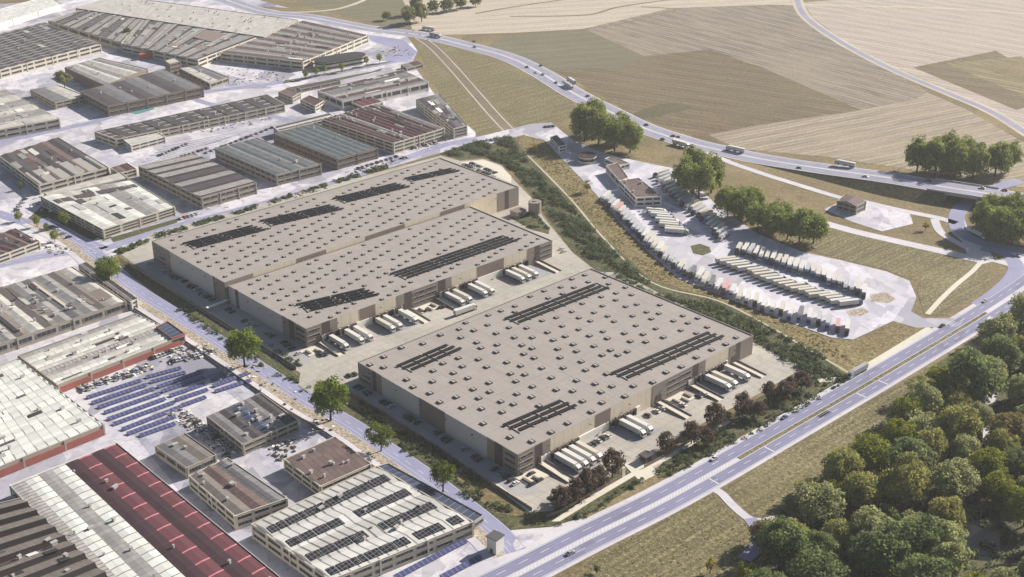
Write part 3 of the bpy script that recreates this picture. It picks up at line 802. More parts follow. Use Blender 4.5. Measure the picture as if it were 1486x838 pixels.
# dock aprons with the pits' shade put into their colour; ramps
def wall_t(Q, p, z=1.0):
    A, B = Q[1], Q[2]; d = (B - A).normalized(); q = at(p[0], p[1], z); q.z = 0
    return (q - A).dot(d)
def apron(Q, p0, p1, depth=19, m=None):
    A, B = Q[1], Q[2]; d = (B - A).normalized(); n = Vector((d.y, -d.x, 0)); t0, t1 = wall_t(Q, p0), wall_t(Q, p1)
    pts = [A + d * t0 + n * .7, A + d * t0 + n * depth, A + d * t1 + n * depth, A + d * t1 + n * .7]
    sheet('shaded_dock_apron', [(p.x, p.y) for p in pts], .22, m or M_pad, world=True)
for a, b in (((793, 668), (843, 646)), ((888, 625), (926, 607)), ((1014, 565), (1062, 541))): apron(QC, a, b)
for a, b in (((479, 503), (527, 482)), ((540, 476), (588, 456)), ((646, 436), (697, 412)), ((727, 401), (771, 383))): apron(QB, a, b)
def ramp(Q, p, label, w=4.4, ln=20):
    A, B = Q[1], Q[2]; d = (B - A).normalized(); n = Vector((d.y, -d.x, 0)); t = wall_t(Q, p)
    O = A + d * t + n * .6; root = thing('drive_in_ramp', label, 'ramp', (O.x, O.y, 0), group='concrete ramps up to hall doors')
    mb = MB()
    a, b, c, e = -d * w / 2, d * w / 2, d * w / 2 + n * ln, -d * w / 2 + n * ln
    z1, z0 = Vector((0, 0, 1.25)), Vector((0, 0, .25))
    mb.face([a + z1, e + z0, c + z0, b + z1]); mb.face([b, b + z1, c + z0, c]); mb.face([a + z1, a, e, e + z0]); mb.face([e, c, c + z0, e + z0])
    mb.obj('slab', M_walk, root)
    for s in (-1, 1):
        m2 = MB(); p0 = d * s * (w / 2 + .2)
        ring = [p0 - d * .17, p0 + n * ln - d * .17, p0 + n * ln + d * .17, p0 + d * .17]
        top = [ring[0] + Vector((0, 0, 2.1)), ring[1] + Vector((0, 0, .9)), ring[2] + Vector((0, 0, .9)), ring[3] + Vector((0, 0, 2.1))]
        m2.hexa(ring, top, 0, True); m2.obj('side_wall', M_brown, root)
    # door at the top of the ramp
    m3 = MB(); r = [d * -2 - n * .75, d * -2 - n * .2, d * 2 - n * .2, d * 2 - n * .75]
    m3.hexa([p + z1 for p in r], [p + Vector((0, 0, 5.4)) for p in r], 0); m3.obj('door', M_dark, root)
for Q, p, lb in ((QC, (783, 670), 'ramp by the near corner offices of the front hall'), (QC, (957, 584), 'ramp left of the terrace offices of the front hall'), (QC, (1006, 560), 'ramp right of the terrace offices of the front hall'), (QC, (1069, 528), 'ramp at the far right end of the front hall'),
                 (QB, (471, 499), 'ramp by the near corner offices of the middle hall'), (QB, (591, 451), 'ramp left of the mid offices of the middle hall'), (QB, (639, 434), 'ramp right of the mid offices of the middle hall'), (QB, (777, 379), 'ramp at the far end of the middle hall')):
    ramp(Q, p, lb)

# office entrance terraces with planters
def terrace(Q, p, label, n_items=3):
    A, B = Q[1], Q[2]; d = (B - A).normalized(); n = Vector((d.y, -d.x, 0)); t = wall_t(Q, p); O = A + d * t + n * 5
    root = thing('entrance_terrace', label, 'terrace', (O.x, O.y, 0))
    mb = MB(); r = [-d * 7 - n * 4, -d * 7 + n * 5, d * 6 + n * 5, d * 6 - n * 4]
    mb.hexa([x + Vector((0, 0, .17)) for x in r], [x + Vector((0, 0, .5)) for x in r]); mb.obj('paving', M_walk, root)
    for k in range(n_items):
        c = d * (-5 + 4.6 * k) + n * (1 + (k % 2) * 2.2); m2 = MB(); r = [c - d * .6 - n * 2.4, c - d * .6 + n * 2.4, c + d * .6 + n * 2.4, c + d * .6 - n * 2.4]
        m2.hexa([x + Vector((0, 0, .5)) for x in r], [x + Vector((0, 0, 1.3)) for x in r]); m2.obj('planter_wall', M_brown, root)
        leaf_pad.append((O + c, 2.0))
leaf_pad = []
terrace(QC, (985, 575), 'paved terrace with low brown walls before the front hall offices', 3)
terrace(QB, (615, 443), 'paved terrace with low brown walls before the middle hall offices', 3)
terrace(QC, (765, 685), 'small paved terrace at the near corner of the front hall', 2)
terrace(QB, (455, 505), 'small paved terrace at the near corner of the middle hall', 2)

# water tank and pump house
p = at(776, 309)
tk = thing('water_tank', 'brown cylindrical steel water tank behind the middle hall', 'tank', (p.x, p.y, 0))
mb = MB(); mb.cyl((0, 0, .1), 4.6, 8.2, n=28); mb.obj('shell', M_tank, tk)
mb = MB(); mb.cyl((0, 0, 8.3), 4.75, .35, n=28); mb.cyl((0, 0, 8.65), 1.2, .5, n=12); mb.obj('lid', M_taupe, tk)
p = at(752, 313)
pk = thing('pump_house', 'low brown pump house beside the cylindrical tank', 'shed', (p.x, p.y, 0), math.radians(43))
mb = MB(); mb.box(-4.5, 4.5, -3.5, 3.5, .1, 4.0); mb.obj('wall', M_tank, pk)
mb = MB(); mb.box(-4.8, 4.8, -3.8, 3.8, 4.0, 4.3); mb.obj('roof', M_brown, pk)
mb = MB(); mb.box(-1, 1, -3.6, -3.45, .1, 2.6); mb.obj('door', M_dark, pk)
# pale sliding barrier between hall corner and fence
a, b = at(300, 449, 2), at(331, 437, 2); m = (a + b) / 2
bm_ = thing('walkway_canopy', 'long white canopy crossing the shaded car park between rear and middle halls', 'canopy', (m.x, m.y, 0), math.atan2((b - a).y, (b - a).x))
L = (b - a).length
mb = MB(); mb.box(-L / 2, L / 2, -.9, .9, 2.6, 3.1); mb.obj('canopy_roof', M_white, bm_)
for x in (-.48, -.16, .16, .46):
    mb = MB(); mb.box(L * x - .12, L * x + .12, -.12, .12, .2, 2.6); mb.obj('post', M_steel, bm_)
# gatehouse
p = at(937, 669)
gh = thing('gatehouse', 'small dark gatehouse at the yard entrance by the main road', 'gatehouse', (p.x, p.y, 0), math.radians(43))
mb = MB(); mb.box(-2.2, 2.2, -2, 2, .1, 3.4); mb.obj('wall', M_brown, gh)
mb = MB(); mb.box(-2.7, 2.7, -2.5, 2.5, 3.4, 3.8); mb.obj('roof', M_dark, gh)
for r in (0, 1):
    mb = MB(); mb.box(-1.4, 1.4, -2.12, -1.98, 1.2, 2.6) if r == 0 else mb.box(-2.32, -2.18, -1.3, 1.3, 1.2, 2.6); mb.obj('window', M_glass, gh)
p = at(904, 692)
gp = thing('gate_pillar', 'pale stone pillar sign at the yard entrance', 'pillar', (p.x, p.y, 0), math.radians(43))
mb = MB(); mb.box(-1.1, 1.1, -.4, .4, 0, 5.2); mb.obj('slab', M_walk, gp); mb = MB(); mb.box(-1.3, 1.3, -.6, .6, 0, .5); mb.obj('plinth', M_concrete, gp)

# site fences
def fence(label, px, h=1.9, m=None, step=6.0):
    pts = [at(*p) for p in px]; O = pts[0].copy()
    root = thing('site_fence', label, 'fence', O)
    for a, b in zip(pts, pts[1:]):
        d = b - a; L = d.length; d.normalize(); n = Vector((-d.y, d.x, 0)) * .08
        mb = MB(); r = [a - O - n, b - O - n, b - O + n, a - O + n]
        mb.hexa([x + Vector((0, 0, .15)) for x in r], [x + Vector((0, 0, h)) for x in r]); mb.obj('panel', m or M_brown, root)
        k = 0.0
        while k < L:
            q = a + d * k - O; link('post', U_POST, root, (q.x, q.y, 0), math.atan2(d.y, d.x), (.22, .22, h + .25)); k += step
mb = MB(); mb.box(-.5, .5, -.5, .5, 0, 1); U_POST = mb.mesh('post', [M_dark])
fence('dark brown fence along the shaded car park of the front hall', [(508, 572), (560, 604), (640, 655), (712, 704), (772, 742)])
fence('dark brown fence between russet trees and the pale footpath', [(792, 752), (812, 746), (858, 719), (912, 688)])
fence('dark brown fence beside the footpath right of the gatehouse', [(935, 680), (965, 664), (1050, 613)])
fence('dark brown fence along the shaded car park of the rear hall', [(186, 384), (250, 424), (330, 474), (400, 517), (430, 537)], step=8)

# ------------------------------------------------------------------ old estate buildings
EG = 'old estate factories'
def factory(name, label, quad, h, walls, roofs, n=1, axis='s', ridge=.0, storeys=2, bay=11, cat='factory', profile='gable', patches=(), vents=0, piers=True, winm=True, group=None, faces=(0, 1), skirt=None, winh=None, rooflights=()):
    """quad: roof corners in the picture: left, front, right, back. strips split along s (front->right) or t (left->front)"""
    Q = [at(p[0], p[1], h) for p in quad]
    for q in Q: q.z = 0
    O = (Q[0] + Q[1] + Q[2] + Q[3]) / 4; L = [q - O for q in Q]
    root = thing(name, label, cat, O, group=group)
    up = Vector((0, 0, h)); lo = Vector((0, 0, h - .45))
    ins = [p * (1 - .5 / max(1, p.length)) for p in L]
    mb = MB(); mb.hexa(L, [p + up for p in L], 0, False)
    for i in range(4):
        j = (i + 1) % 4
        mb.face([L[i] + up, L[j] + up, ins[j] + up, ins[i] + up], 0); mb.face([ins[i] + up, ins[j] + up, ins[j] + lo, ins[i] + lo], 0)
    if piers:
        for i in (0, 1):
            A, B = L[i], L[(i + 1) % 4]; d = (B - A); LL = d.length; d.normalize(); nn_ = Vector((d.y, -d.x, 0)); k = max(1, int(LL // (bay * 2)))
            for e in range(k + 1):
                c = A + d * min(max(.5, LL * e / k), LL - .5); r = [c - d * .45, c - d * .45 + nn_ * .35, c + d * .45 + nn_ * .35, c + d * .45]
                mb.hexa(r, [x + up * 1.01 for x in r], 0)
    wm = walls if isinstance(walls, list) else [walls]
    mb.obj('wall', wm, root)
    if skirt:
        A, B = L[1], L[2]; on_wall(root, 'wall_panel', upanel(skirt), Vector((0, 0, 0)), A, B, (B - A).length / 2, .3, (B - A).length * .99, h * .62, .3, .16)
    # roof strips
    if group == EG and 4 <= n < 12 and profile != 'flat' and not patches: n = int(n * 1.7); vents = int(vents * 1.6) + 4
    es, et = (Q[2] - Q[1]).length, (Q[1] - Q[0]).length
    def R(s, t, z): 
        p = ins[0].lerp(ins[3], s).lerp(ins[1].lerp(ins[2], s), t); return Vector((p.x, p.y, h - .45 + z))
    mats = []
    for m in roofs:
        if m not in mats: mats.append(m)
    mb = MB()
    for k in range(n):
        mi = mats.index(roofs[k % len(roofs)]); a, b = k / n, (k + 1) / n
        if profile == 'gable': prof = [(a, 0), ((a + b) / 2, ridge), (b, 0)]
        elif profile == 'saw': prof = [(a, 0), (a + (b - a) * .86, ridge), (b, 0)]
        elif profile == 'barrel': prof = [(a + (b - a) * q / 6, ridge * math.sin(math.pi * q / 6)) for q in range(7)]
        else: prof = [(a, ridge * (k % 2)), (b, ridge * (k % 2))]
        for q_, ((u0, z0), (u1, z1)) in enumerate(zip(prof, prof[1:])):
            if axis == 's': pts = [R(u0, 1, z0), R(u1, 1, z1), R(u1, 0, z1), R(u0, 0, z0)]; uv = [(0, u0 * es), (0, u1 * es), (et, u1 * es), (et, u0 * es)]; uv = [(y, x) for x, y in uv]
            else: pts = [R(0, u0, z0), R(0, u1, z1), R(1, u1, z1), R(1, u0, z0)]; uv = [(0, u0 * et), (0, u1 * et), (es, u1 * et), (es, u0 * et)]; uv = [(y, x) for x, y in uv]
            mb.face(pts, len(mats) + 1 if (profile == 'saw' and q_ == 1) else mi, uv)
        if profile != 'flat' and ridge > 0:
            for e in ((0, 1) if True else ()):
                pp = [R(u, e, z) if axis == 's' else R(e, u, z) for u, z in prof]
                mb.face(pp if (e == 1) == (axis == 's') else pp[::-1], len(mats))
        if profile == 'flat' and ridge > 0:
            pass
    mb.obj('roof', mats + [wm[0], M_sky_d], root)
    rp = random.Random(label + 'p'); patches = list(patches)
    if group == EG and len(patches) < 6 and n > 1 and 'maroon and grey striped' not in label:
        for _ in range(14):
            k = rp.randrange(n); hf = rp.choice((.06, .54)); u0, u1 = (k + hf) / n, (k + hf + .38) / n; v0 = rp.uniform(.04, .8); v1 = v0 + rp.uniform(.03, .2)
            m_ = rp.choice((M_dark, R_dark, M_owallw, R_cream, R_grey2, M_steel))
            patches.append((u0, u1, v0, min(.97, v1), m_, 'roof_patch') if axis == 's' else (v0, min(.97, v1), u0, u1, m_, 'roof_patch'))
    # flat patches on the roof: (s0, s1, t0, t1, material, name)
    for s0, s1, t0, t1, m, nm in patches:
        mb = MB(); zt = .32
        def zz(s, t):
            u = s if axis == 's' else t; f = (u * n) % 1.0
            if profile == 'gable': return ridge * (1 - abs(2 * f - 1))
            if profile == 'barrel': return ridge * math.sin(math.pi * f)
            if profile == 'saw': return ridge * f / .86
            return ridge
        c = [R(s0, t1, zz(s0 + 1e-4, t1 - 1e-4) + zt), R(s1, t1, zz(s1 - 1e-4, t1 - 1e-4) + zt), R(s1, t0, zz(s1 - 1e-4, t0 + 1e-4) + zt), R(s0, t0, zz(s0 + 1e-4, t0 + 1e-4) + zt)]
        mb.hexa([x - Vector((0, 0, .3)) for x in c], c, 0); mb.obj(nm, m, root)
    rr = random.Random(label)
    for k in range(vents):
        p = R(rr.uniform(.08, .92), rr.uniform(.08, .92), ridge * .5); sc = rr.uniform(.45, 1.1)
        link('roof_vent', U_VENT, root, tuple(p), rr.uniform(0, .3) + .8, (sc * rr.uniform(.7, 2), sc, rr.uniform(.8, 1.5)))
    if winm:
        for i in faces:
            A, B = L[i], L[(i + 1) % 4]; LL = (B - A).length; nb = max(1, round(LL / bay)); sh = (h - .8) / storeys
            for st in range(storeys):
                for b in range(nb):
                    ww = LL / nb
                    on_wall(root, 'window', U_WIN, Vector((0, 0, 0)), A, B, (b + .5) * ww, .5 + st * sh + sh * .34, ww * .84, winh or sh * .46, .24, .06)
    return root

def RM(nm, c, rib=3.2, cross=0, dark=.72, **k): return roofmat(nm, c, rib, cross, dark, **k)
R_cream = RM('pale_sheet_roof', (.36, .345, .31), 4, 0, .8)
R_white = RM('white_sheet_roof', (.47, .47, .43), 5.5, 0, .5, var=.07)
R_whitec = RM('white_sheet_roof_cross', (.50, .50, .46), 5.5, 0, .3, ribw=.6, var=.06)
R_grey = RM('grey_sheet_roof', (.22, .21, .20), 3.6, 14, .7)
R_grey2 = RM('mid_grey_roof', (.135, .13, .132), 3.6, 18, .7)
R_dark = RM('dark_sheet_roof', (.06, .052, .054), 3.2, 12, .65)
R_dkgreen = RM('slate_green_roof', (.085, .10, .105), 4.0, 3.5, .45, ribw=.6)
R_brown = RM('brown_sheet_roof', (.115, .08, .072), 3.0, 0, .65)
R_maroon = RM('maroon_roof', (.07, .036, .038), 3.2, 9, .75)
R_maroon2 = RM('deep_maroon_roof', (.10, .035, .04), 3.2, 9, .75)
R_red = RM('red_sheet_roof', (.115, .042, .048), 11, 0, 4.2, ribw=.9, var=.12, panel=.12)
R_redd = RM('dark_red_roof', (.042, .022, .027), 11, 0, 1.7, ribw=.35, var=.15, panel=.2)
R_wline = RM('white_lined_roof', (.40, .38, .34), 2.6, 6, .25, ribw=1.1, crossw=1.6, crossdark=.4)
R_bline = RM('black_lined_roof', (.055, .05, .05), 9, 6, 6.5, ribw=1.3, crossw=.35, crossdark=3)
R_shed = RM('weathered_shed_roof', (.15, .13, .115), 1.2, 0, .75, ribw=.3, var=.3)
R_canopy = RM('blue_glazed_canopy', (.04, .052, .08), 4.2, 0, 2.8, ribw=.5)
R_corr = RM('ribbed_grey_roof', (.27, .255, .24), 2.6, 0, .45, ribw=.6)

F = factory
# far upper left
F('depot', 'long flat pale depot roof at the far upper edge of the estate', [(110, 12), (383, 54), (432, 29), (170, -6)], 10, M_owallg, [R_cream], 1, profile='flat', storeys=1, bay=25, vents=40, cat='depot', group=EG)
F('office_block', 'low white roofed strip building in the far top left corner', [(-60, 30), (-20, 40), (90, 6), (70, -6)], 7, M_owallw, [R_whitec], 1, profile='flat', storeys=1, bay=20, winm=False, group=EG)
F('factory', 'sprawling old factory with white ribbed roof and dark square patches', [(176, 63), (287, 87), (376, 53), (208, 18)], 9, M_owall, [R_wline, R_corr, R_wline, R_grey], 8, 't', 1.0, 2, 16, vents=25, profile='saw', group=EG,
  patches=[(.12, .24, .25, .40, M_brown, 'roof_patch'), (.18, .30, .5, .66, M_brown, 'roof_patch'), (.3, .42, .75, .9, M_brown, 'roof_patch'), (.55, .85, .62, .8, M_brown, 'roof_patch')])
F('factory', 'old factory wing with striped dark roof behind the black roofed works', [(70, 30), (176, 62), (212, 24), (122, 12)], 9, M_owallg, [R_wline, R_bline, R_wline], 6, 't', .8, 1, 20, profile='saw', vents=10, group=EG)
F('factory', 'brown roofed factory with striped walls beside the round ended block', [(320, 77), (439, 90), (534, 51), (440, 30)], 9, M_owall, [R_brown, R_wline, R_brown, R_corr], 9, 's', .9, 2, 13, profile='saw', vents=20, group=EG)
F('factory', 'black roofed works with thin white roof lines at the left edge', [(-110, 78), (-40, 112), (146, 64), (64, 32)], 9, M_owall, [R_bline], 6, 's', .7, 2, 14, profile='gable', vents=8, group=EG)
F('annex', 'small white roofed annex before the black roofed works', [(101, 62), (118, 71), (146, 64), (125, 57)], 9, M_owallw, [R_cream], 1, profile='flat', storeys=2, bay=10, cat='annex')
F('warehouse', 'striped light grey shed behind the dark roofed hall', [(94, 98), (152, 124), (214, 100), (143, 84)], 9, M_owalld, [R_grey, R_cream, R_corr, R_cream, R_grey], 5, 's', .8, 2, 12, vents=4, cat='shed', winm=False)
F('warehouse', 'dark roofed hall with grey stripes behind the turquoise pool', [(117, 133), (156, 154), (295, 126), (238, 100)], 10, M_owalld, [R_dark, R_grey2, R_dark, R_grey2, R_dark, R_grey2], 6, 's', .5, 2, 9, vents=5, cat='hall')
F('factory', 'light grey roofed factory with striped white walls at the left edge', [(-90, 150), (-12, 190), (86, 172), (8, 130)], 9, M_owall, [R_grey, R_cream, R_grey, R_cream], 4, 't', .8, 2, 12, vents=4, group=EG)
F('office_block', 'small greenish roofed block by the grassy yard', [(44, 130), (80, 149), (125, 139), (86, 124)], 6.5, M_owallg, [R_grey2, R_cream], 2, 's', .3, 2, 8, cat='office')
F('office_block', 'long narrow office block with black roof panels', [(137, 191), (168, 202), (413, 151), (388, 137)], 7.5, M_owall, [R_bline, R_dark], 20, 's', .4, 2, 9, profile='flat', vents=10, cat='office', faces=(0, 1))
F('office_block', 'low front wing of the long narrow office block', [(178, 202), (190, 211), (240, 198), (226, 190)], 6, M_owallw, [R_cream], 1, profile='flat', storeys=2, bay=9, cat='office')
F('office_block', 'flat roofed low block behind the dark roofed hall', [(260, 99), (304, 121), (332, 112), (288, 95)], 6, M_owallg, [R_cream, R_grey2], 2, 's', .3, 1, 10, cat='office', vents=3)
F('boiler_house', 'square dark boiler house with pale roof', [(239, 88), (246, 93), (262, 89), (254, 84)], 12, M_owalld, [R_cream], 1, profile='flat', storeys=3, bay=5, cat='tower')
p = at(216, 85)
t_ = thing('container', 'orange shipping container in the far factory yard', 'container', (p.x, p.y, 0), .4)
mb = MB(); mb.box(-9, 9, -3, 3, .1, 5.5); mb.obj('shell', plain('orange_paint', (.42, .12, .05), .6), t_); mb = MB(); mb.box(8.98, 9.12, -2.6, 2.6, .4, 5.2); mb.obj('door', M_brown, t_)
# middle left
F('factory', 'grey and maroon roofed factory below the tree-lined median', [(461, 131), (497, 146), (622, 119), (583, 101)], 9, M_owallw, [R_maroon, R_grey2, R_grey2, R_corr], 4, 't', .6, 1, 10, vents=6, group=EG)
F('annex', 'low maroon roofed annex in front of the grey and maroon factory', [(490, 140), (526, 155), (556, 148), (520, 133)], 6, M_owallw, [R_maroon2, R_maroon2], 3, 's', .4, 1, 8, cat='annex')
F('annex', 'small dark roofed block left of the grey and maroon factory', [(436, 144), (457, 154), (470, 146), (448, 138)], 6.5, M_owall, [R_maroon], 1, profile='flat', storeys=2, bay=8, cat='annex')
F('annex', 'tiny dark roofed block by the estate median', [(404, 133), (424, 141), (436, 134), (416, 128)], 6.5, M_owallg, [R_brown], 1, profile='flat', storeys=2, bay=8, cat='annex')
F('shed', 'long low dark shed beside the estate median', [(430, 126), (436, 129), (494, 117), (488, 115)], 4, M_owallg, [R_dark], 1, profile='flat', storeys=1, bay=10, cat='shed')
F('shed', 'small far pair of dark sheds at the estate edge', [(582, 94), (590, 99), (614, 93), (604, 88)], 4, M_owallg, [R_grey2, R_maroon], 2, 's', .3, 1, 10, cat='shed')
F('factory', 'maroon roofed factory with striped cream walls', [(467, 173), (571, 208), (645, 186), (548, 150)], 9.5, M_owall, [R_maroon, R_brown, R_maroon, R_grey, R_maroon, R_maroon2, R_maroon], 7, 's', .8, 3, 11, vents=10, group=EG)
F('factory', 'narrow dark roofed factory at the edge of the dry field', [(604, 144), (658, 187), (678, 182), (637, 136)], 9, M_owall, [R_dark, R_grey2], 2, 's', .6, 3, 10, vents=4, group=EG)
F('annex', 'low black and white striped link block beside the maroon factory', [(397, 184), (404, 190), (486, 170), (478, 164)], 7, M_owallw, [R_dark, R_cream, R_dark], 3, 't', .2, 2, 9, cat='annex')
F('hall', 'slate roofed hall with brown walls next to the maroon factory', [(397, 194), (489, 231), (548, 215), (456, 179)], 9, M_owalld, [R_dkgreen], 6, 's', .4, 2, 8, cat='hall', vents=3)
F('hall', 'slate roofed hall with pale glazed walls beside the tree-lined street', [(312, 216), (401, 254), (466, 238), (372, 200)], 9, M_owallg, [R_dkgreen, R_grey2], 6, 's', .4, 2, 7, cat='hall', vents=3)
F('hall', 'grey roofed hall with many dark roof slots', [(201, 241), (292, 287), (372, 265), (283, 223)], 9, M_owallg, [R_corr, R_grey, R_corr, R_dark, R_grey, R_dark, R_corr], 7, 't', .9, 2, 7, cat='hall', profile='saw')
F('factory', 'pale ribbed roofed factory with stepped striped front', [(59, 285), (149, 333), (254, 300), (190, 261)], 7, M_owall, [R_white, R_cream, R_white, R_grey, R_white, R_cream], 5, 's', .5, 3, 13, vents=4, group=EG,
  patches=[(.04, .22, .14, .24, M_dark, 'roof_patch'), (.27, .47, .14, .24, M_dark, 'roof_patch'), (.52, .72, .14, .24, M_dark, 'roof_patch'), (.76, .97, .14, .24, M_dark, 'roof_patch')])
F('annex', 'low pale rear wing behind the pale ribbed roofed factory', [(64, 280), (70, 284), (186, 258), (176, 250)], 6.5, M_owall, [R_cream], 1, profile='flat', storeys=2, bay=12, cat='annex')
F('factory', 'brown and grey roofed factory with two tiers of windows', [(-2, 226), (56, 269), (158, 243), (84, 199)], 7.5, M_owall, [R_dark, R_brown, R_dark, R_brown, R_dark], 5, 's', .7, 2, 12, vents=8, group=EG,
  patches=[(.02, .98, .62, .99, R_cream, 'roof_patch')])
F('annex', 'small brown roofed block beside the brown and grey factory', [(160, 243), (172, 252), (198, 245), (184, 236)], 6, M_owall, [R_brown, R_maroon], 2, 's', .3, 2, 9, cat='annex')
F('factory', 'dark brown roofed factory cut by the left edge', [(-70, 362), (-8, 374), (58, 350), (22, 331)], 6, M_owall, [R_dark, R_brown, R_maroon], 4, 's', .7, 2, 10, vents=3, group=EG)
# left foreground
F('factory', 'huge weathered grey roofed works with long dark roof bands', [(-130, 455), (-62, 520), (183, 437), (105, 387)], 7, M_owallg, [R_shed, R_grey, R_grey2, R_grey, R_shed, R_cream], 12, 's', .9, 1, 14, vents=36, group=EG,
  patches=[(.35, .37, .1, .9, M_dark, 'roof_patch'), (.55, .58, .05, .6, M_dark, 'roof_patch'), (.7, .72, .1, .8, M_cream, 'roof_patch'), (.83, .97, .62, .86, M_brown, 'roof_patch')])
F('shed', 'thin low building lining the street by the green round tree', [(114, 383), (190, 438), (200, 434), (124, 380)], 6, M_owallw, [R_grey2, R_dark], 2, 's', .2, 2, 8, cat='shed')
F('factory', 'cream roofed hall with red brick front beside the parked cars', [(26, 516), (83, 559), (266, 487), (197, 455)], 5.5, M_owallg, [R_grey, R_cream, R_white, R_cream, R_white, R_cream, R_corr], 7, 't', .5, 1, 9, vents=6, group=EG, skirt=M_redwall, faces=())
F('annex', 'black glazed roof box on the corner of the red brick hall', [(226, 474), (249, 491), (268, 484), (243, 466)], 6.6, M_redwall, [R_canopy], 1, profile='flat', storeys=1, bay=9, cat='annex', piers=False)
F('factory', 'white ribbed roofed hall with red brick base', [(-118, 576), (-96, 716), (151, 616), (26, 520)], 6, M_owallg, [R_white, R_white, R_whitec], 9, 't', .5, 1, 9, vents=8, group=EG, skirt=M_redwall, faces=())
F('factory', 'big hall with red maroon and grey striped roof', [(14, 704), (250, 960), (432, 858), (169, 642)], 7, M_owallw, [R_corr, R_whitec, R_grey, R_whitec, R_redd, R_red, R_redd, R_red], 8, 's', .22, 1, 12, vents=14, group=EG, patches=[(.505, .52, .05, .06, M_steel, 'roof_patch')])
F('factory', 'dark sawtooth roofed shed in the bottom left corner', [(-140, 765), (60, 960), (205, 880), (30, 722)], 7.5, M_owallg, [R_shed], 12, 't', 2.2, 1, 12, vents=12, profile='saw', group=EG, winm=False)
F('annex', 'plain grey roofed shed beside the solar panel rows', [(225, 647), (271, 679), (314, 660), (268, 628)], 6, M_owallg, [R_grey2, R_shed], 2, 's', .6, 1, 8, cat='shed', vents=2)
F('annex', 'brown grey stepped workshop beside the striped red hall', [(274, 690), (341, 749), (417, 723), (330, 664)], 7.5, M_owall, [R_shed, R_brown, R_grey2], 3, 's', .8, 2, 8, cat='workshop', vents=6)
F('annex', 'dark glass roofed workshop with rooftop plant', [(300, 604), (352, 645), (433, 610), (378, 570)], 6.5, M_owallg, [R_grey2, R_dark, R_canopy], 5, 's', .5, 2, 7, cat='workshop', vents=16)
F('annex', 'dark brown tiled roofed building by the gravel bed', [(412, 666), (465, 706), (539, 673), (486, 633)], 6.5, M_owall, [R_brown, R_brown, R_maroon], 2, 't', .9, 2, 8, cat='workshop', vents=8)
# big hall with solar panels
pv = []
rr = random.Random(3)
for k in range(4):
    s = .03
    while s < .94:
        w = rr.choice((.035, .055, .09, .09)); 
        if rr.random() < .93: pv.append((s, min(.97, s + w), (k + .56) / 4, (k + .90) / 4, M_pvp, 'solar_panel') if False else (s, min(.97, s + w), (k + .54) / 4, (k + .86) / 4, None, 'solar_panel'))
        s += w + .012
def pvmat():
    t = NT('solar_panel_cells'); uvp = t.pos()
    mp = t.n('ShaderNodeMapping'); mp.inputs['Rotation'].default_value = (0, 0, math.radians(43)); t.l(uvp, mp.inputs[0])
    sep = t.n('ShaderNodeSeparateXYZ'); t.l(mp.outputs[0], sep.inputs[0])
    col = t.mix(gridmask(t, sep.outputs[0], 1.9, .22), (.018, .018, .022), (.16, .155, .15)); col = t.mix(gridmask(t, sep.outputs[1], 1.9, .22), col, (.16, .155, .15))
    return t.done(col, .25)
M_pvp = pvmat()
pv = [(a, b, c, d, M_pvp, n) for a, b, c, d, _, n in pv]
R_solb = RM('slab_striped_roof', (.40, .39, .36), 4.6, 0, .32, ribw=1.1, panel=.35); R_solw = RM('slab_pale_roof', (.48, .47, .44), 4.6, 0, .4, ribw=.8, panel=.3)
SOL = F('factory', 'large hall with rows of black solar panels on its ribbed roof', [(365, 760), (479, 842), (687, 757), (547, 676)], 8, M_owall, [R_solb, R_solw, R_solb, R_solw], 4, 't', 1.1, 2, 10, vents=10, group=EG, patches=pv)
can = F('canopy', 'dark blue glazed canopy between the solar hall and the gravel bed', [(549, 676), (689, 757), (702, 748), (563, 672)], 4.5, M_steel, [R_canopy], 1, profile='flat', storeys=1, bay=14, cat='canopy', piers=False, faces=(1,))
# guard tower
p = at(719, 799)
gt = thing('transformer_tower', 'small square grey tower at the junction corner', 'tower', (p.x, p.y, 0), math.radians(-40))
mb = MB(); mb.box(-2.6, 2.6, -2.6, 2.6, 0, 7.5); mb.obj('wall', M_owallw, gt)
mb = MB(); mb.box(-2.9, 2.9, -2.9, 2.9, 7.5, 7.95); mb.obj('roof', R_grey2, gt)
mb = MB(); mb.box(-.7, .7, -2.7, -2.58, .2, 2.4); mb.obj('door', M_dark, gt)

# round ended block
def stadium(label, pxc, rx, ry, ang, h, wallm, roofm, name='office_block', cat='office', bands=2):
    p = at(*pxc); root = thing(name, label, cat, (p.x, p.y, 0), ang)
    ring = []
    for i in range(28):
        a = 2 * math.pi * i / 28; x = ry * math.cos(a); y = ry * math.sin(a); x += (rx - ry) * (1 if math.cos(a) >= 0 else -1); ring.append(Vector((x, y, 0)))
    mb = MB(); mb.hexa(ring, [v + Vector((0, 0, h)) for v in ring], 0); mb.obj('wall', wallm, root)
    for b in range(bands):
        z = h * (b + .35) / bands; mb = MB(); r2 = [v * 1.015 for v in ring]
        mb.hexa([v + Vector((0, 0, z)) for v in r2], [v + Vector((0, 0, z + h * .4 / bands)) for v in r2], 0, True, True); mb.obj('window', M_glass, root)
    mb = MB(); r3 = [v * 1.03 for v in ring]; mb.hexa([v + Vector((0, 0, h)) for v in r3], [v + Vector((0, 0, h + .5)) for v in r3], 0, True, True); mb.obj('roof', roofm, root)
stadium('round ended dark roofed block by the far factory', (494, 95), 27, 11, .62, 8, M_owall, R_dark)
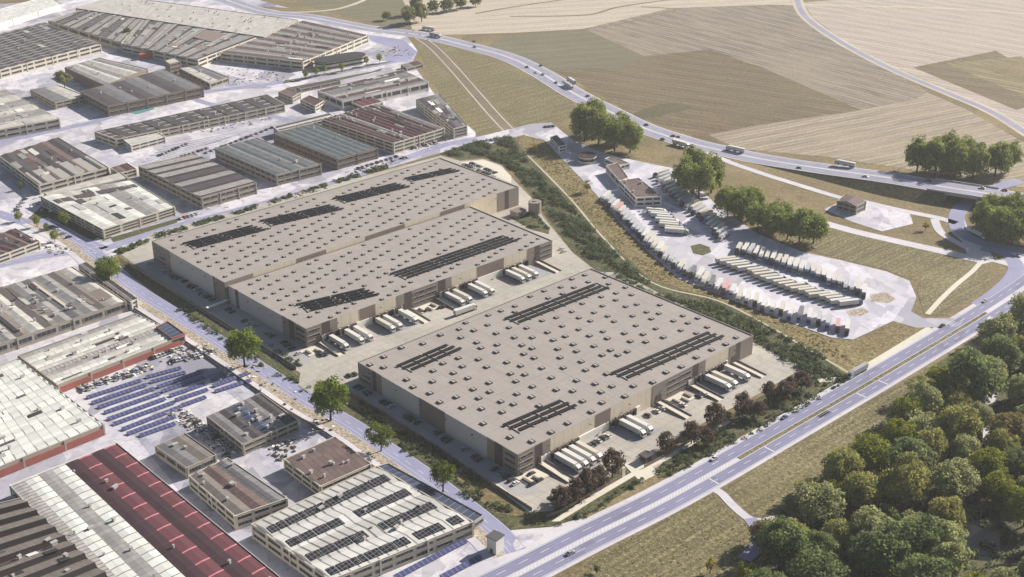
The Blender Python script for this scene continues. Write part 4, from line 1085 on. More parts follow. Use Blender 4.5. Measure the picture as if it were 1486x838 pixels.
# rest stop buildings
stadium('round brown roofed pavilion in the lorry park', (852, 235), 7.2, 7.0, 0, 5.5, M_owallw, R_maroon, 'pavilion', 'pavilion', 1)
F('service_station', 'white walled service building with brown roof beside the parked lorries', [(899, 262), (923, 287), (960, 285), (927, 258)], 7.5, M_white, [R_brown], 1, profile='flat', storeys=2, bay=6, cat='building', vents=4)
F('service_station', 'curved brown roofed wing of the service building', [(880, 240), (900, 263), (912, 258), (896, 236)], 6.5, M_white, [R_brown], 1, profile='flat', storeys=1, bay=5, cat='building')
F('service_station', 'low brown roofed canopy block behind the service building', [(878, 230), (900, 240), (914, 237), (888, 226)], 4.5, M_white, [R_brown, R_maroon], 1, profile='flat', storeys=1, bay=6, cat='building')
F('kiosk', 'dark roofed white kiosk at the north tip of the lorry park', [(799, 199), (811, 213), (822, 210), (808, 196)], 6, M_white, [R_dark], 1, profile='flat', storeys=2, bay=5, cat='kiosk')
F('toll_house', 'old stone toll house with brown roof below the motorway', [(1215, 291), (1243, 299), (1257, 292), (1226, 282)], 7, M_owallg, [R_brown, R_maroon], 1, 't', 1.6, 2, 5, cat='house')

# solar carports and car rows in the estate yard
def zq(x, y): return x / 3.897, 410 + y / 3.897
CP = [(490, 650, 800, 550), (520, 680, 830, 575), (555, 705, 875, 597), (590, 735, 905, 625), (610, 772, 935, 655), (640, 800, 985, 675), (690, 830, 1025, 700), (720, 855, 990, 755), (790, 865, 990, 795),
      (825, 535, 1025, 480), (850, 562, 1050, 505), (890, 590, 1145, 500), (915, 615, 1160, 530), (960, 640, 1165, 568), (990, 665, 1175, 603), (1025, 695, 1165, 645), (1190, 555, 1280, 520), (1205, 585, 1405, 510), (1215, 615, 1420, 550)]
def carport(p0, p1, label, m, i):
    a, b = at(*p0, 1), at(*p1, 1); c = (a + b) / 2; L = (b - a).length; ang = math.atan2((b - a).y, (b - a).x)
    root = thing('solar_panel_row', label, 'solar panels', (c.x, c.y, 0), ang, group='rows of solar panels in the estate yard')
    mb = MB(); r = [(-L / 2, -1.35, .5), (L / 2, -1.35, .5), (L / 2, 1.35, 1.1), (-L / 2, 1.35, 1.1)]
    mb.hexa(r, [(x, y, z + .15) for x, y, z in r], 0, True, True); mb.obj('panel', m, root)
    k = -L / 2 + 1.5
    while k < L / 2:
        link('post', U_POST, root, (k, 0, 0), 0, (.18, .18, .8)); k += 9
    mb = MB(); mb.box(-L / 2, L / 2, -.12, .12, .6, .78); mb.obj('beam', M_steel, root)

t = NT('carport_cells'); sep = t.n('ShaderNodeSeparateXYZ'); tc = t.n('ShaderNodeTexCoord'); t.l(tc.outputs['Object'], sep.inputs[0])
M_cp = t.done(t.mix(gridmask(t, sep.outputs[0], 2.4, .25), (.06, .065, .15), (.22, .22, .28)), .3)
for i, (x0, y0, x1, y1) in enumerate(CP):
    blk = 'left' if i < 9 else ('middle' if i < 16 else 'right'); num = i + 1 if i < 9 else (i - 8 if i < 16 else i - 15)
    carport(zq(x0, y0), zq(x1, y1), f'dark blue solar panel row, {ordw(num)} row from the top of the {blk} block of panels', M_cp, i)
carport((573, 838), (677, 783), 'dark blue solar panel row along the wall of the solar roofed hall', M_cp, 30)
carport((640, 838), (697, 808), 'short dark blue solar panel row near the square grey tower', M_cp, 31)

def scatter_clutter(px, n, seed, smin=.3, smax=1.2, kh=.7):
    g = random.Random(seed); poly = [at(*p) for p in px]; mbs = MB(); x0, x1 = min(p.x for p in poly), max(p.x for p in poly); y0, y1 = min(p.y for p in poly), max(p.y for p in poly); k = 0; tries = 0
    while k < n and tries < n * 40:
        tries += 1; p = Vector((g.uniform(x0, x1), g.uniform(y0, y1), 0))
        ins_ = False
        for i in range(len(poly)):
            a, b = poly[i], poly[(i + 1) % len(poly)]
            if (a.y > p.y) != (b.y > p.y) and p.x < (b.x - a.x) * (p.y - a.y) / (b.y - a.y) + a.x: ins_ = not ins_
        if not ins_: continue
        k += 1; a = g.uniform(0, 3); c, s_ = math.cos(a), math.sin(a); hx, hy, hz = g.uniform(smin, smax), g.uniform(smin, smax) * .7, g.uniform(.2, 1) * kh * smax
        ring = [Vector((p.x + x * c - y * s_, p.y + x * s_ + y * c, .1)) for x, y in ((-hx, -hy), (hx, -hy), (hx, hy), (-hx, hy))]
        mbs.hexa(ring, [v + Vector((0, 0, hz)) for v in ring], g.choice((0, 0, 1, 3, 2, 3)))
    o = mbs.obj('scrap_and_goods', [M_dark, M_steel, M_white, M_owallg])
    return tag(o, kind='stuff')
CL = [([(238, 598), (262, 590), (345, 655), (330, 668)], 170), ([(225, 512), (300, 500), (318, 515), (240, 532)], 90), ([(110, 562), (215, 528), (225, 536), (118, 572)], 110), ([(385, 655), (408, 640), (432, 652), (405, 672)], 50), ([(590, 212), (660, 192), (668, 199), (600, 220)], 80),
      ([(500, 250), (590, 226), (596, 231), (505, 257)], 60), ([(380, 295), (470, 268), (478, 273), (390, 300)], 60), ([(250, 190), (390, 168), (395, 176), (300, 195)], 60), ([(70, 350), (110, 362), (80, 372), (60, 362)], 40), ([(60, 268), (40, 300), (70, 325), (80, 320)], 25), ([(300, 545), (380, 525), (440, 565), (425, 600)], 40), ([(440, 625), (470, 600), (490, 620), (470, 632)], 20), ([(255, 262), (300, 312), (330, 305), (360, 290)], 30), ([(560, 70), (600, 66), (600, 80), (540, 86)], 40), ([(330, 95), (430, 108), (420, 118), (320, 126)], 60)]
for i, (q, n) in enumerate(CL): scatter_clutter(q, n, 100 + i)
# striped bays and property lines of the estate
mb = MB()
for k in range(7):
    a0, a1 = at(204 + 6 * k, 238 - 4.4 * k, .16), at(318 + 14 * k, 207 - 4.6 * k, .16)
    ribbon(mb, [a0, a1], -.45, .45, 0)
for k in range(24):
    a0, a1 = at(405 + 9.5 * k, 282 - 2.9 * k, .2), at(408 + 9.5 * k, 284.5 - 2.9 * k, .2); ribbon(mb, [a0, a1], -.12, .12, 0)
for ln, w_ in EST_ROADS:
    pl = path(ln, .17); ribbon(mb, pl, -.2, .2, .02, dash=(4, 6))
    ribbon(mb, pl, w_ - .5, w_ - .25, .02); ribbon(mb, pl, -w_ + .25, -w_ + .5, .02)
tag(mb.obj('lane_marking', M_line), kind='structure')
for k in range(6): road('parking_bays', [at(206 + 6 * k, 235.8 - 4.4 * k, .12), at(322 + 14 * k, 204.7 - 4.6 * k, .12)], -1.6, 1.6, M_estgrey)
wl = catmull([at(*p) for p in ST], 2); nw = normals(wl)
wallpx = [to_px(p - n * 15.4) for p, n in zip(wl, nw)]
fence('long low dark wall along the estate side of the site street', wallpx[7:-3], 1.5, M_owalld, 40)

# ------------------------------------------------------------------ vehicles
def proto_truck(detailed):
    root = thing('lorry', 'lorry', 'lorry', (0, 0, -50))
    mb = MB(); mb.box(-8.25, 5.3, -1.27, 1.27, 1.25, 4.0, 0); mb.box(-8.28, -8.24, -1.15, 1.15, 1.4, 3.9, 1)
    for k in range(1, 12): mb.box(-8.25 + k * 1.13 - .03, -8.25 + k * 1.13 + .03, -1.29, 1.29, 1.27, 3.98, 0)
    mb.obj('trailer', [M_paint, M_steel], root)
    mb = MB()
    prof = [(5.75, .55), (8.2, .55), (8.25, 1.6), (7.95, 2.9), (7.3, 3.35), (6.3, 3.8), (5.75, 3.8)]
    l = [(x, -1.22, z) for x, z in prof]; r = [(x, 1.22, z) for x, z in prof]
    mb.face(l); mb.face(r[::-1])
    for i in range(len(prof)):
        j = (i + 1) % len(prof); mb.face([l[j], l[i], r[i], r[j]])
    cab = mb.obj('cab', [M_paint], root)
    mb = MB(); mb.face([(8.24, -1.1, 1.75), (8.24, 1.1, 1.75), (8.0, 1.05, 2.85), (8.0, -1.05, 2.85)])
    for s in (-1, 1):
        q = [(7.95, s * 1.24, 1.8), (7.75, s * 1.24, 2.75), (6.9, s * 1.24, 2.75), (6.9, s * 1.24, 1.8)]; mb.face(q if s < 0 else q[::-1]); 
    mb.obj('windscreen', M_glassv, cab)
    mb = MB(); mb.box(-8.0, 7.9, -.5, .5, .75, 1.24); mb.box(-1.5, 1.5, -1.15, 1.15, .5, 1.1); mb.box(5.2, 5.8, -1, 1, 1.2, 2.4)
    if not detailed:
        for x in (-7, -5.7, -4.4, 5.0, 7.2):
            for s in (-1.18, .88): mb.cyl((x, s, .52), .52, .3, 'y', 10)
    mb.obj('chassis', M_under, root)
    if detailed:
        w = MB(); w.cyl((0, -.16, 0), .52, .32, 'y', 12, 0); w.cyl((0, -.18, 0), .25, .36, 'y', 8, 1); wm = w.mesh('wheel', [M_black, M_steel])
        for x in (-7, -5.7, -4.4, 5.0, 7.2):
            for s in (-1.03, 1.03): link('wheel', wm, root, (x, s, .52))
    return root
def proto_van():
    root = thing('delivery_lorry', 'x', 'lorry', (0, 0, -50))
    mb = MB(); mb.box(-3.6, 1.9, -1.25, 1.25, .95, 3.7); mb.obj('cargo_box', M_paint, root)
    mb = MB(); prof = [(2.05, .5), (3.9, .5), (3.95, 1.5), (3.5, 2.6), (2.05, 2.75)]
    l = [(x, -1.1, z) for x, z in prof]; r = [(x, 1.1, z) for x, z in prof]; mb.face(l); mb.face(r[::-1])
    for i in range(5): j = (i + 1) % 5; mb.face([l[j], l[i], r[i], r[j]])
    cab = mb.obj('cab', M_paint, root)
    mb = MB(); mb.face([(3.97, -1, 1.55), (3.97, 1, 1.55), (3.55, .95, 2.5), (3.55, -.95, 2.5)]); mb.obj('windscreen', M_glassv, cab)
    mb = MB(); mb.box(-3.5, 3.6, -.5, .5, .5, .95); mb.obj('chassis', M_under, root)
    w = MB(); w.cyl((0, -.15, 0), .45, .3, 'y', 12, 0); wm = w.mesh('wheel', [M_black])
    for x in (-2.3, 2.9):
        for s in (-.95, .95): link('wheel', wm, root, (x, s, .45))
    return root
def proto_car(kind=0):
    root = thing('car', 'x', 'car', (0, 0, -50))
    hx = 2.2; mb = MB()
    low = [(-2.2, .35), (2.2, .35), (2.25, .7), (1.95, .88), (.95, .98), (-2.0, 1.0), (-2.25, .85)]
    l = [(x, -.9, z) for x, z in low]; r = [(x, .9, z) for x, z in low]; mb.face(l); mb.face(r[::-1])
    for i in range(7): j = (i + 1) % 7; mb.face([l[j], l[i], r[i], r[j]])
    tail = -2.05 if kind else -1.55
    mb.face([(.15, -.66, 1.47), (.15, .66, 1.47), (tail + .45, .66, 1.48), (tail + .45, -.66, 1.48)])        # roof skin
    for x in (-1.35, 1.35):
        for s in (-.93, .73): mb.cyl((x, s, .33), .33, .2, 'y', 10, 1)
    mb.obj('body', [M_paint, M_black], root)
    mb = MB(); a = [(1.0, -.84, .98), (1.0, .84, .98), (tail, .84, 1.0), (tail, -.84, 1.0)]; b = [(.2, -.67, 1.46), (.2, .67, 1.46), (tail + .42, .67, 1.46), (tail + .42, -.67, 1.46)]
    mb.hexa(a, b, 0, False); mb.obj('window', M_glassv, root)
    return root
PT, PTS, PV, PC, PC2 = proto_truck(True), proto_truck(False), proto_van(), proto_car(0), proto_car(1)
ncar = 0
C_WHITE, C_CREAM, C_GREY, C_SILV, C_BLK, C_RED, C_PINK, C_BLUE, C_DGREY = (.58, .565, .53, 1), (.53, .49, .41, 1), (.30, .30, .30, 1), (.42, .42, .43, 1), (.025, .025, .03, 1), (.35, .05, .06, 1), (.55, .30, .30, 1), (.10, .13, .26, 1), (.14, .14, .15, 1)

def heading(v): return math.atan2(v.y, v.x)

# lorries backed onto the docks
for nm, tr in (('front', trC), ('middle', trB)):
    k = 0; tot = sum(1 for t in tr if t[2])
    for P0, n, on in tr:
        if not on: continue
        k += 1
        c = P0 + n * 8.6
        clone(PT, (c.x, c.y, .23), heading(n), f'white lorry backed onto the docks of the {nm} hall, {ordw(k)} from the near end', 'lorries at the loading docks', None, {'trailer': C_WHITE if k % 4 else C_CREAM, 'cab': C_WHITE})
# moving vehicles of the yard
a, b = at(663, 459, 0), at(688, 450, 0); c = (a + b) / 2
clone(PT, (c.x, c.y, .2), heading(b - a), 'white lorry driving along the yard between the front and middle halls', None, None, {'trailer': C_WHITE, 'cab': C_WHITE})
a, b = at(505, 444.5, 0), at(490, 450, 0); c = at(497, 443.5)
clone(PV, (c.x, c.y, .2), heading(b - a), 'cream box lorry leaving the yard at the corner of the front hall', None, None, {'cargo_box': C_CREAM, 'cab': C_BLK})

# lorry park rows: (polyline of row, count, heading start/end in picture dx,dy, label, colours, single-chassis)
def lorry_row(px, count, h0, h1, nm, group, cols, flip=False, seed=1, gapp=.0):
    rr = random.Random(seed); line = catmull([at(*p) for p in px], 8); Ls = [0]
    for i in range(len(line) - 1): Ls.append(Ls[-1] + (line[i + 1] - line[i]).length)
    k = 0
    for i in range(count):
        s = Ls[-1] * (i + .5) / count
        j = max(q for q in range(len(Ls)) if Ls[q] <= s); j = min(j, len(line) - 2)
        p = line[j].lerp(line[j + 1], (s - Ls[j]) / max(.01, Ls[j + 1] - Ls[j]))
        if rr.random() < gapp: continue
        t = (i + .5) / count; az = math.radians(90 - (h0 + (h1 - h0) * t))     # compass style, clockwise from away-from-camera
        if flip: az += math.pi
        k += 1; cn, col = rr.choice(cols)
        cab = rr.choice([C_WHITE, C_SILV, C_BLUE, C_BLK, C_GREY, C_BLK])
        off = rr.uniform(-1.3, 1.3); sx = rr.choice((1, 1, 1, .94, .86, .8))
        clone(PTS, (p.x + off * math.cos(az), p.y + off * math.sin(az), .24), az + rr.uniform(-.03, .03), f'{cn} lorry, {ordw(k)} from the north end of the {nm}', group, None, {'trailer': col, 'cab': cab}, (sx, 1, rr.choice((1, 1, .96, .92))))
WHT = [('white', C_WHITE), ('white', C_WHITE), ('cream', C_CREAM), ('pale grey', C_SILV)]
LG = 'lorries parked in the lorry park'
lorry_row([(876, 288), (905, 314), (938, 350), (980, 385), (1024, 409), (1072, 432), (1130, 452), (1182, 467), (1236, 483)], 44, 24, 17, 'outer row by the dry grass', LG, WHT + WHT + [('rosy', C_PINK), ('dark grey', C_DGREY), ('cream', C_CREAM), ('cream', C_CREAM), ('pale grey', C_SILV)], True, 2)
lorry_row([(951, 309), (966, 322), (984, 342)], 9, 103, 103, 'short row by the service building', LG, [('cream', C_CREAM), ('cream', C_CREAM), ('white', C_WHITE)], False, 3)
lorry_row([(957, 254), (972, 274), (990, 290), (1012, 308), (1034, 328), (1052, 349)], 22, 47, 32, 'tree side row', LG, [('cream', C_CREAM), ('pale grey', C_SILV), ('white', C_WHITE)], True, 4)
lorry_row([(1068, 363), (1105, 374), (1140, 385), (1180, 398), (1218, 414), (1258, 428)], 23, 22, 16, 'eastern row', LG, WHT, True, 5, .05)
lorry_row([(1050, 380), (1100, 399), (1150, 420), (1200, 435), (1238, 446)], 21, 73, 76, 'central row', LG, [('cream', C_CREAM), ('white', C_WHITE), ('cream', C_CREAM)], False, 6)

# cars
def car(px, py, hd, label, group, col, z=.24, kind=None):
    global ncar; ncar += 1
    p = at(px, py, z) if True else None
    clone(PC2 if (kind if kind is not None else ncar % 3 == 0) else PC, (p.x, p.y, z), hd, label, group, None, {'body': col})
CN = {'black': C_BLK, 'white': C_WHITE, 'silver': C_SILV, 'red': C_RED, 'dark blue': C_BLUE, 'grey': C_GREY}
def car_list(pts, hd, where, group, cols='bbbbs'):
    key = {'b': 'black', 'w': 'white', 's': 'silver', 'r': 'red', 'u': 'dark blue', 'g': 'grey'}; cnt = {}
    for i, (x, y) in enumerate(pts):
        cn = key[cols[i % len(cols)]]; cnt[cn] = cnt.get(cn, 0) + 1
        car(x, y, hd + random.uniform(-.04, .04), f'{cn} car {where}, {ordw(cnt[cn])} from left', group, CN[cn])
dSE = (QC[2] - QC[1]).normalized(); dSW = (QC[0] - QC[1]).normalized(); hSE, hSW = heading(dSE), heading(dSW)
car_list([(518, 562), (523, 565), (530, 569), (535, 573), (555, 584), (562, 587), (588, 604), (593, 607), (598, 610), (606, 615), (632, 628), (637, 630), (645, 638), (650, 641), (674, 653), (689, 664), (695, 669), (718, 682), (727, 688), (736, 693), (742, 698)], hSE, 'in the shaded car park of the front hall', 'cars beside the shaded wall of the front hall', 'bbgbbbgb')
car_list([(568, 591), (748, 703)], hSE, 'parked across the end bay of the shaded front car park', 'white cars of the front car park', 'w')
car_list([(218, 383), (240, 396), (246, 399), (252, 403), (258, 405), (268, 409), (276, 416), (281, 418), (286, 421), (291, 427), (297, 430), (302, 432), (308, 436), (331, 450), (337, 454), (355, 467), (362, 470), (370, 474), (388, 485), (395, 489), (412, 498), (417, 502), (424, 507)], hSE, 'in the shaded car park of the rear and middle halls', 'cars beside the shaded walls of the rear and middle halls', 'wggbbbbb')
car_list([(434, 514)], hSE, 'at the near corner of the middle hall', None, 'w')
car_list([(463, 512), (466, 516), (472, 515)], hSW, 'before the corner offices of the middle hall', 'black cars before the middle hall offices')
car_list([(507, 546), (515, 544)], hSW, 'at the left corner of the front hall', 'black cars at the left corner of the front hall')
car_list([(771, 689), (783, 698), (772, 704)], hSE, 'before the near corner offices of the front hall', 'cars before the front hall corner offices')
car_list([(856, 648), (862, 645), (868, 641), (875, 637), (881, 634)], hSW, 'in the yard bays between two dock groups', 'cars in the yard bays', 'bbsbw')
car_list([(940, 604), (953, 598), (961, 594)], hSW, 'by the ramp foot left of the front terrace', 'cars by the ramp foot', 'bww')
car_list([(991, 589), (1014, 576), (1021, 573)], hSW, 'before the front hall terrace', 'cars before the terrace', 'wbw')
car_list([(620, 452), (640, 447), (646, 446)], hSE, 'before the middle hall terrace', 'black cars before the middle hall terrace', 'b')
car_list([(815, 362), (818, 366)], hSE, 'at the far corner of the middle hall', 'cars at the far corner of the middle hall', 'w')
lot = []
for r_, (p0, p1, n_) in enumerate([((681, 236.5), (722, 253), 13), ((674, 239.5), (716, 257), 13)]):
    lot += [(p0[0] + (p1[0] - p0[0]) * k / (n_ - 1), p0[1] + (p1[1] - p0[1]) * k / (n_ - 1)) for k in range(n_) if (k * 7 + r_) % 6]
car_list(lot, hSE, 'in the pale corner car park behind the rear hall', 'cars in the corner car park', 'bbwbsb')
# estate car rows
def zrow(p0, p1, n, hd, where, group, cols):
    car_list([(p0[0] + (p1[0] - p0[0]) * k / max(1, n - 1), p0[1] + (p1[1] - p0[1]) * k / max(1, n - 1)) for k in range(n)], hd, where, group, cols)
zrow((120, 566), (212, 534), 22, hSW, 'in the row under the red brick wall', 'cars under the red brick wall', 'sbgwbu')
zrow((222, 520), (262, 506), 9, hSW, 'before the black glazed corner box', 'cars before the black glazed box', 'bwsgb')
zrow((250, 525), (308, 510), 12, hSW, 'in the crowded yard beside the big round tree', 'cars in the crowded yard', 'bswug')
zrow((232, 226), (270, 210), 9, hSW, 'in the bays before the long narrow office', 'cars before the narrow office', 'bwsgb')
zrow((252, 232), (300, 216), 9, hSW, 'in the striped bays above the slotted roof hall', 'cars in the striped bays', 'swbg')
zrow((300, 222), (395, 186), 14, hSW, 'in the upper line of striped bays', 'cars in the upper striped bays', 'wsgbw')
zrow((520, 245), (575, 228), 9, hSW, 'on the street edge behind the rear hall', 'cars behind the rear hall', 'bwgs')
zrow((598, 216), (630, 208), 7, hSW, 'by the maroon factory gate', 'cars by the maroon factory', 'bws')
zrow((262, 318), (285, 311), 5, hSW, 'by the pale stepped factory', 'cars by the pale stepped factory', 'wrsw')
zrow((75, 330), (100, 345), 4, hSE, 'in the small yard at the left', 'cars in the small left yard', 'bwg')
zrow((405, 650), (425, 640), 5, hSW, 'beside the dark brown tiled building', 'cars beside the tiled building', 'wsb')
zrow((792, 185), (802, 184), 3, hSW, 'at the north tip of the lorry park', 'cars at the north tip', 'bb')
zrow((270, 600), (330, 650), 12, hSE, 'in the scrap yard lane between workshops', 'cars in the workshop lane', 'wsgbw')
zrow((40, 285), (24, 306), 5, hSE, 'along the small left street', 'cars along the left street', 'wbs')

# traffic
def near_dir(line, p):
    i = min(range(len(line) - 1), key=lambda i: (line[i].xy - p.xy).length); return (line[i + 1] - line[i])
def traffic(px, py, line, z, label, what, col, rev=False):
    p = at(px, py, z); d = near_dir(line, p); d.z = 0
    h = heading(d) + (math.pi if rev else 0)
    if what == 'car': clone(PC, (p.x, p.y, z + .03), h, label, None, None, {'body': col})
    elif what == 'van': clone(PV, (p.x, p.y, z + .03), h, label, None, None, {'cargo_box': col, 'cab': C_WHITE})
    else: clone(PT, (p.x, p.y, z + .03), h, label, None, None, {'trailer': col, 'cab': C_WHITE})
for px, py, rev, lb, wh, co in [(622, 44, True, 'white lorry on the motorway nearest the far trees', 'lorry', C_WHITE), (632, 54, False, 'grey lorry on the near lanes of the far motorway', 'lorry', C_GREY), (688, 61, True, 'black car on the motorway above the olive field edge', 'car', C_BLK), (689, 69, False, 'black car on the near lanes beside the old railway bed', 'car', C_BLK),
                                (785, 96, True, 'black car on the motorway climbing past the grey green field', 'car', C_BLK), (765, 98, False, 'black car first in the near lane queue of the motorway', 'car', C_BLK), (778, 106, False, 'white car in the near lane queue of the motorway', 'car', C_WHITE), (788, 109, False, 'dark blue car in the near lane queue of the motorway', 'car', C_BLUE), (807, 121, False, 'black car behind the queue on the motorway', 'car', C_BLK),
                                (829, 120, True, 'white lorry in the far lane of the motorway bend', 'lorry', C_WHITE), (825, 127, False, 'white lorry in the near lane of the motorway bend', 'lorry', C_SILV), (853, 140, True, 'black car just above the round tree clump on the motorway', 'car', C_BLK), (938, 182, True, 'black car on the motorway right of the round tree clump', 'car', C_BLK), (962, 203, False, 'black car near the motorway slip road', 'car', C_BLK), (977, 198, True, 'red car on the far lane near the slip road', 'car', C_RED), (985, 199, True, 'white car on the far lane near the slip road', 'car', C_WHITE),
                                (988, 212, False, 'white lorry on the motorway at the slip road fork', 'lorry', C_WHITE), (1067, 220, True, 'white lorry on the far lanes above the tree by the parked lorries', 'lorry', C_WHITE)]:
    traffic(px, py, MW, .25, lb, wh, co, rev)
for px, py, rev, lb, wh, co in [(1160, 245, False, 'black car on the motorway above the old toll house', 'car', C_BLK), (1226, 241, True, 'white lorry on the motorway above the old toll house', 'lorry', C_WHITE), (1256, 257, False, 'white car on the embankment section of the motorway', 'car', C_WHITE), (1347, 263, True, 'black car on the motorway just before the bridge', 'car', C_BLK), (1425, 274, True, 'white car on the motorway bridge', 'car', C_WHITE), (1458, 277, True, 'red car on the motorway beyond the bridge', 'car', C_RED)]:
    traffic(px, py, MW, mw_z(px) + .05, lb, wh, co, rev)
for px, py, rev, lb, wh, co in [(1036, 667, True, 'white car on the main road below the russet trees', 'car', C_WHITE), (828, 804, False, 'grey car on the near carriageway at the bottom of the main road', 'car', C_GREY), (1138, 607, True, 'dark blue car on the main road beside the planted bank', 'car', C_BLUE), (1244, 543, True, 'grey lorry on the main road at the footpath end', 'lorry', C_GREY), (1367, 474, True, 'black car on the main road by the lorry park gate', 'car', C_BLK),
                                (1435, 470, False, 'white box van on the near carriageway beside the wood', 'van', C_WHITE), (1429, 438, True, 'white car on the main road near the junction', 'car', C_WHITE)]:
    traffic(px, py, MAIN, .24, lb, wh, co, rev)
traffic(1417, 342, UNDER, .2, 'white lorry on the curved slip road below the bridge', 'lorry', C_WHITE)
traffic(1478, 372, RING, .2, 'white car on the curved road at the right edge', 'car', C_WHITE)
for p_ in (PT, PTS, PV, PC, PC2):      # the masters have served their purpose
    for c_ in list(p_.children_recursive): bpy.data.objects.remove(c_)
    bpy.data.objects.remove(p_)

# ------------------------------------------------------------------ trees
def leaf_mesh(name, seed, m, nclump, per, leaf, shape='round', gap=.0, clr=.3):
    """unit crown: radius 1 in plan, z from 0 to 1 (scaled later)"""
    g = np.random.default_rng(seed)
    # clump centres over an uneven ellipsoid, more on the outside
    C = []
    lob = g.normal(size=(7, 3)); lob /= np.linalg.norm(lob, axis=1)[:, None]; la = g.uniform(-.22, .28, 7)
    while len(C) < nclump:
        d = g.normal(size=3); d /= np.linalg.norm(d)
        if shape == 'round' and d[2] < -.9: continue
        r = (g.uniform(.25, 1) ** .42) * (1 - clr * .75)
        bump = 1 + sum(a * max(0, d @ l) ** 6 for a, l in zip(la, lob))
        p = d * r * bump
        if shape == 'cone': p[:2] *= (1.0 - .62 * max(-.2, p[2]))
        if shape == 'flat': p[2] *= .8
        C.append(p)
    C = np.array(C); rad = g.uniform(.6, 1.25, nclump) * clr
    ctint = g.uniform(0, 1, nclump)
    n = nclump * per
    ci = np.repeat(np.arange(nclump), per)
    d = g.normal(size=(n, 3)); d /= np.linalg.norm(d, axis=1)[:, None]; d[:, 2] = np.where(d[:, 2] < -.3, -d[:, 2], d[:, 2])
    P = C[ci] + d * (rad[ci] * g.uniform(.55, 1.0, n))[:, None]
    nrm = d * .75 + g.normal(size=(n, 3)) * .5; nrm /= np.linalg.norm(nrm, axis=1)[:, None]
    a = np.cross(nrm, g.normal(size=(n, 3))); a /= np.linalg.norm(a, axis=1)[:, None]; b = np.cross(nrm, a)
    s = (leaf * g.uniform(.6, 1.35, n))[:, None]
    V = np.stack([P - a * s, P - b * s * .7, P + a * s, P + b * s * .7], 1).reshape(-1, 3)
    V[:, 2] = V[:, 2] * .5 + .5
    me = bpy.data.meshes.new(name)
    me.vertices.add(n * 4); me.vertices.foreach_set('co', V.ravel())
    me.loops.add(n * 4); me.loops.foreach_set('vertex_index', np.arange(n * 4))
    me.polygons.add(n); me.polygons.foreach_set('loop_start', np.arange(0, n * 4, 4)); me.polygons.foreach_set('loop_total', np.full(n, 4))
    me.materials.append(m)
    at_ = me.attributes.new('tint', 'FLOAT', 'FACE')
    at_.data.foreach_set('value', np.clip(ctint[ci] * .65 + g.uniform(0, .35, n), 0, 1))
    me.update(); me.validate()
    return me
def trunk_mesh(seed):
    r = random.Random(seed); mb = MB()
    def limb(p, q, r0, r1):
        d = (q - p).normalized(); a = d.orthogonal().normalized(); b = d.cross(a)
        ring = lambda c, rr: [c + (a * math.cos(t) + b * math.sin(t)) * rr for t in [2 * math.pi * k / 7 for k in range(7)]]
        mb.hexa(ring(p, r0), ring(q, r1), 0, True)
    top = Vector((.02, .03, .45)); limb(Vector((0, 0, -.02)), top, .03, .02)
    for k in range(6):
        an = k * 1.05 + r.random(); st = Vector((0, 0, .22 + .035 * k)); limb(st, Vector((.26 * math.cos(an), .26 * math.sin(an), .5 + .06 * k)), .014, .005)
    limb(top, Vector((.0, .02, .85)), .018, .005)
    return mb.mesh('trunk', [M_bark])
TR = [trunk_mesh(i) for i in range(3)]
CR = {'round': [leaf_mesh('crown', 10 + i, M_leaf, 90, 62, .055, 'round') for i in range(5)],
      'bright': [leaf_mesh('crown', 20 + i, M_leafb, 90, 62, .050, 'round') for i in range(2)],
      'russet': [leaf_mesh('crown', 30 + i, M_leafr, 42, 42, .075, 'cone', clr=.34) for i in range(3)],
      'young': [leaf_mesh('crown', 40 + i, M_leafb, 50, 44, .065, 'round', clr=.32) for i in range(2)],
      'bush': [leaf_mesh('crown', 50 + i, M_shrub, 22, 30, .10, 'flat', clr=.4) for i in range(3)],
      'yellow': [leaf_mesh('crown', 60, M_leafy, 22, 34, .085, 'round', clr=.4)],
      'far': [leaf_mesh('crown', 70 + i, M_leaf, 60, 34, .085, 'round') for i in range(2)]}
def tree(px, py, w, h, kind, label, name='tree', cat='tree', group=None, tint=(1, 1, 1), low=.12, world=None):
    p = world if world is not None else at(px, py, 0)
    r = random.Random(int(p.x * 13 + p.y * 7))
    root = thing(name, label, cat, (p.x, p.y, .05), r.uniform(0, 6.28), group)
    c = link('crown', r.choice(CR[kind]), root, (0, 0, h * low), 0, (w * .55, w * .55 * r.uniform(.9, 1.1), h * (1 - low) * 1.15)); c.color = (*tint, 1)
    link('trunk', r.choice(TR), root, (0, 0, 0), 0, (h, h, h * .95))
    return root

tree(160, 413, 17, 17, 'bright', 'broad pale green tree at the top corner of the street beside the rear hall', tint=(1.15, 1.15, 1.3))
tree(355, 531, 20, 20, 'bright', 'large bright green tree by the street beside the middle hall')
tree(480, 611, 21, 22, 'bright', 'largest bright green tree beside the street in the foreground')
tree(553, 655, 13, 14, 'young', 'medium olive tree on the gravel bed below the largest green tree', tint=(.75, .72, .8))
tree(643, 714, 13, 15, 'young', 'medium olive tree on the gravel bed nearest the road junction', tint=(.75, .72, .8))
for i, (x, y, w, h) in enumerate([(848, 206, 20, 22), (868, 212, 21, 23), (892, 220, 19, 19), (914, 222, 18, 18), (862, 197, 18, 22), (900, 208, 18, 18)]):
    tree(x, y, w * 1.25, h * 1.3, 'round', ['left front', 'middle front', 'right of centre', 'rightmost', 'left rear', 'right rear'][i] + ' tree of the round clump between motorway and lorry park', group='round clump by the motorway', tint=(1.15, 1.36, .75), low=.0)
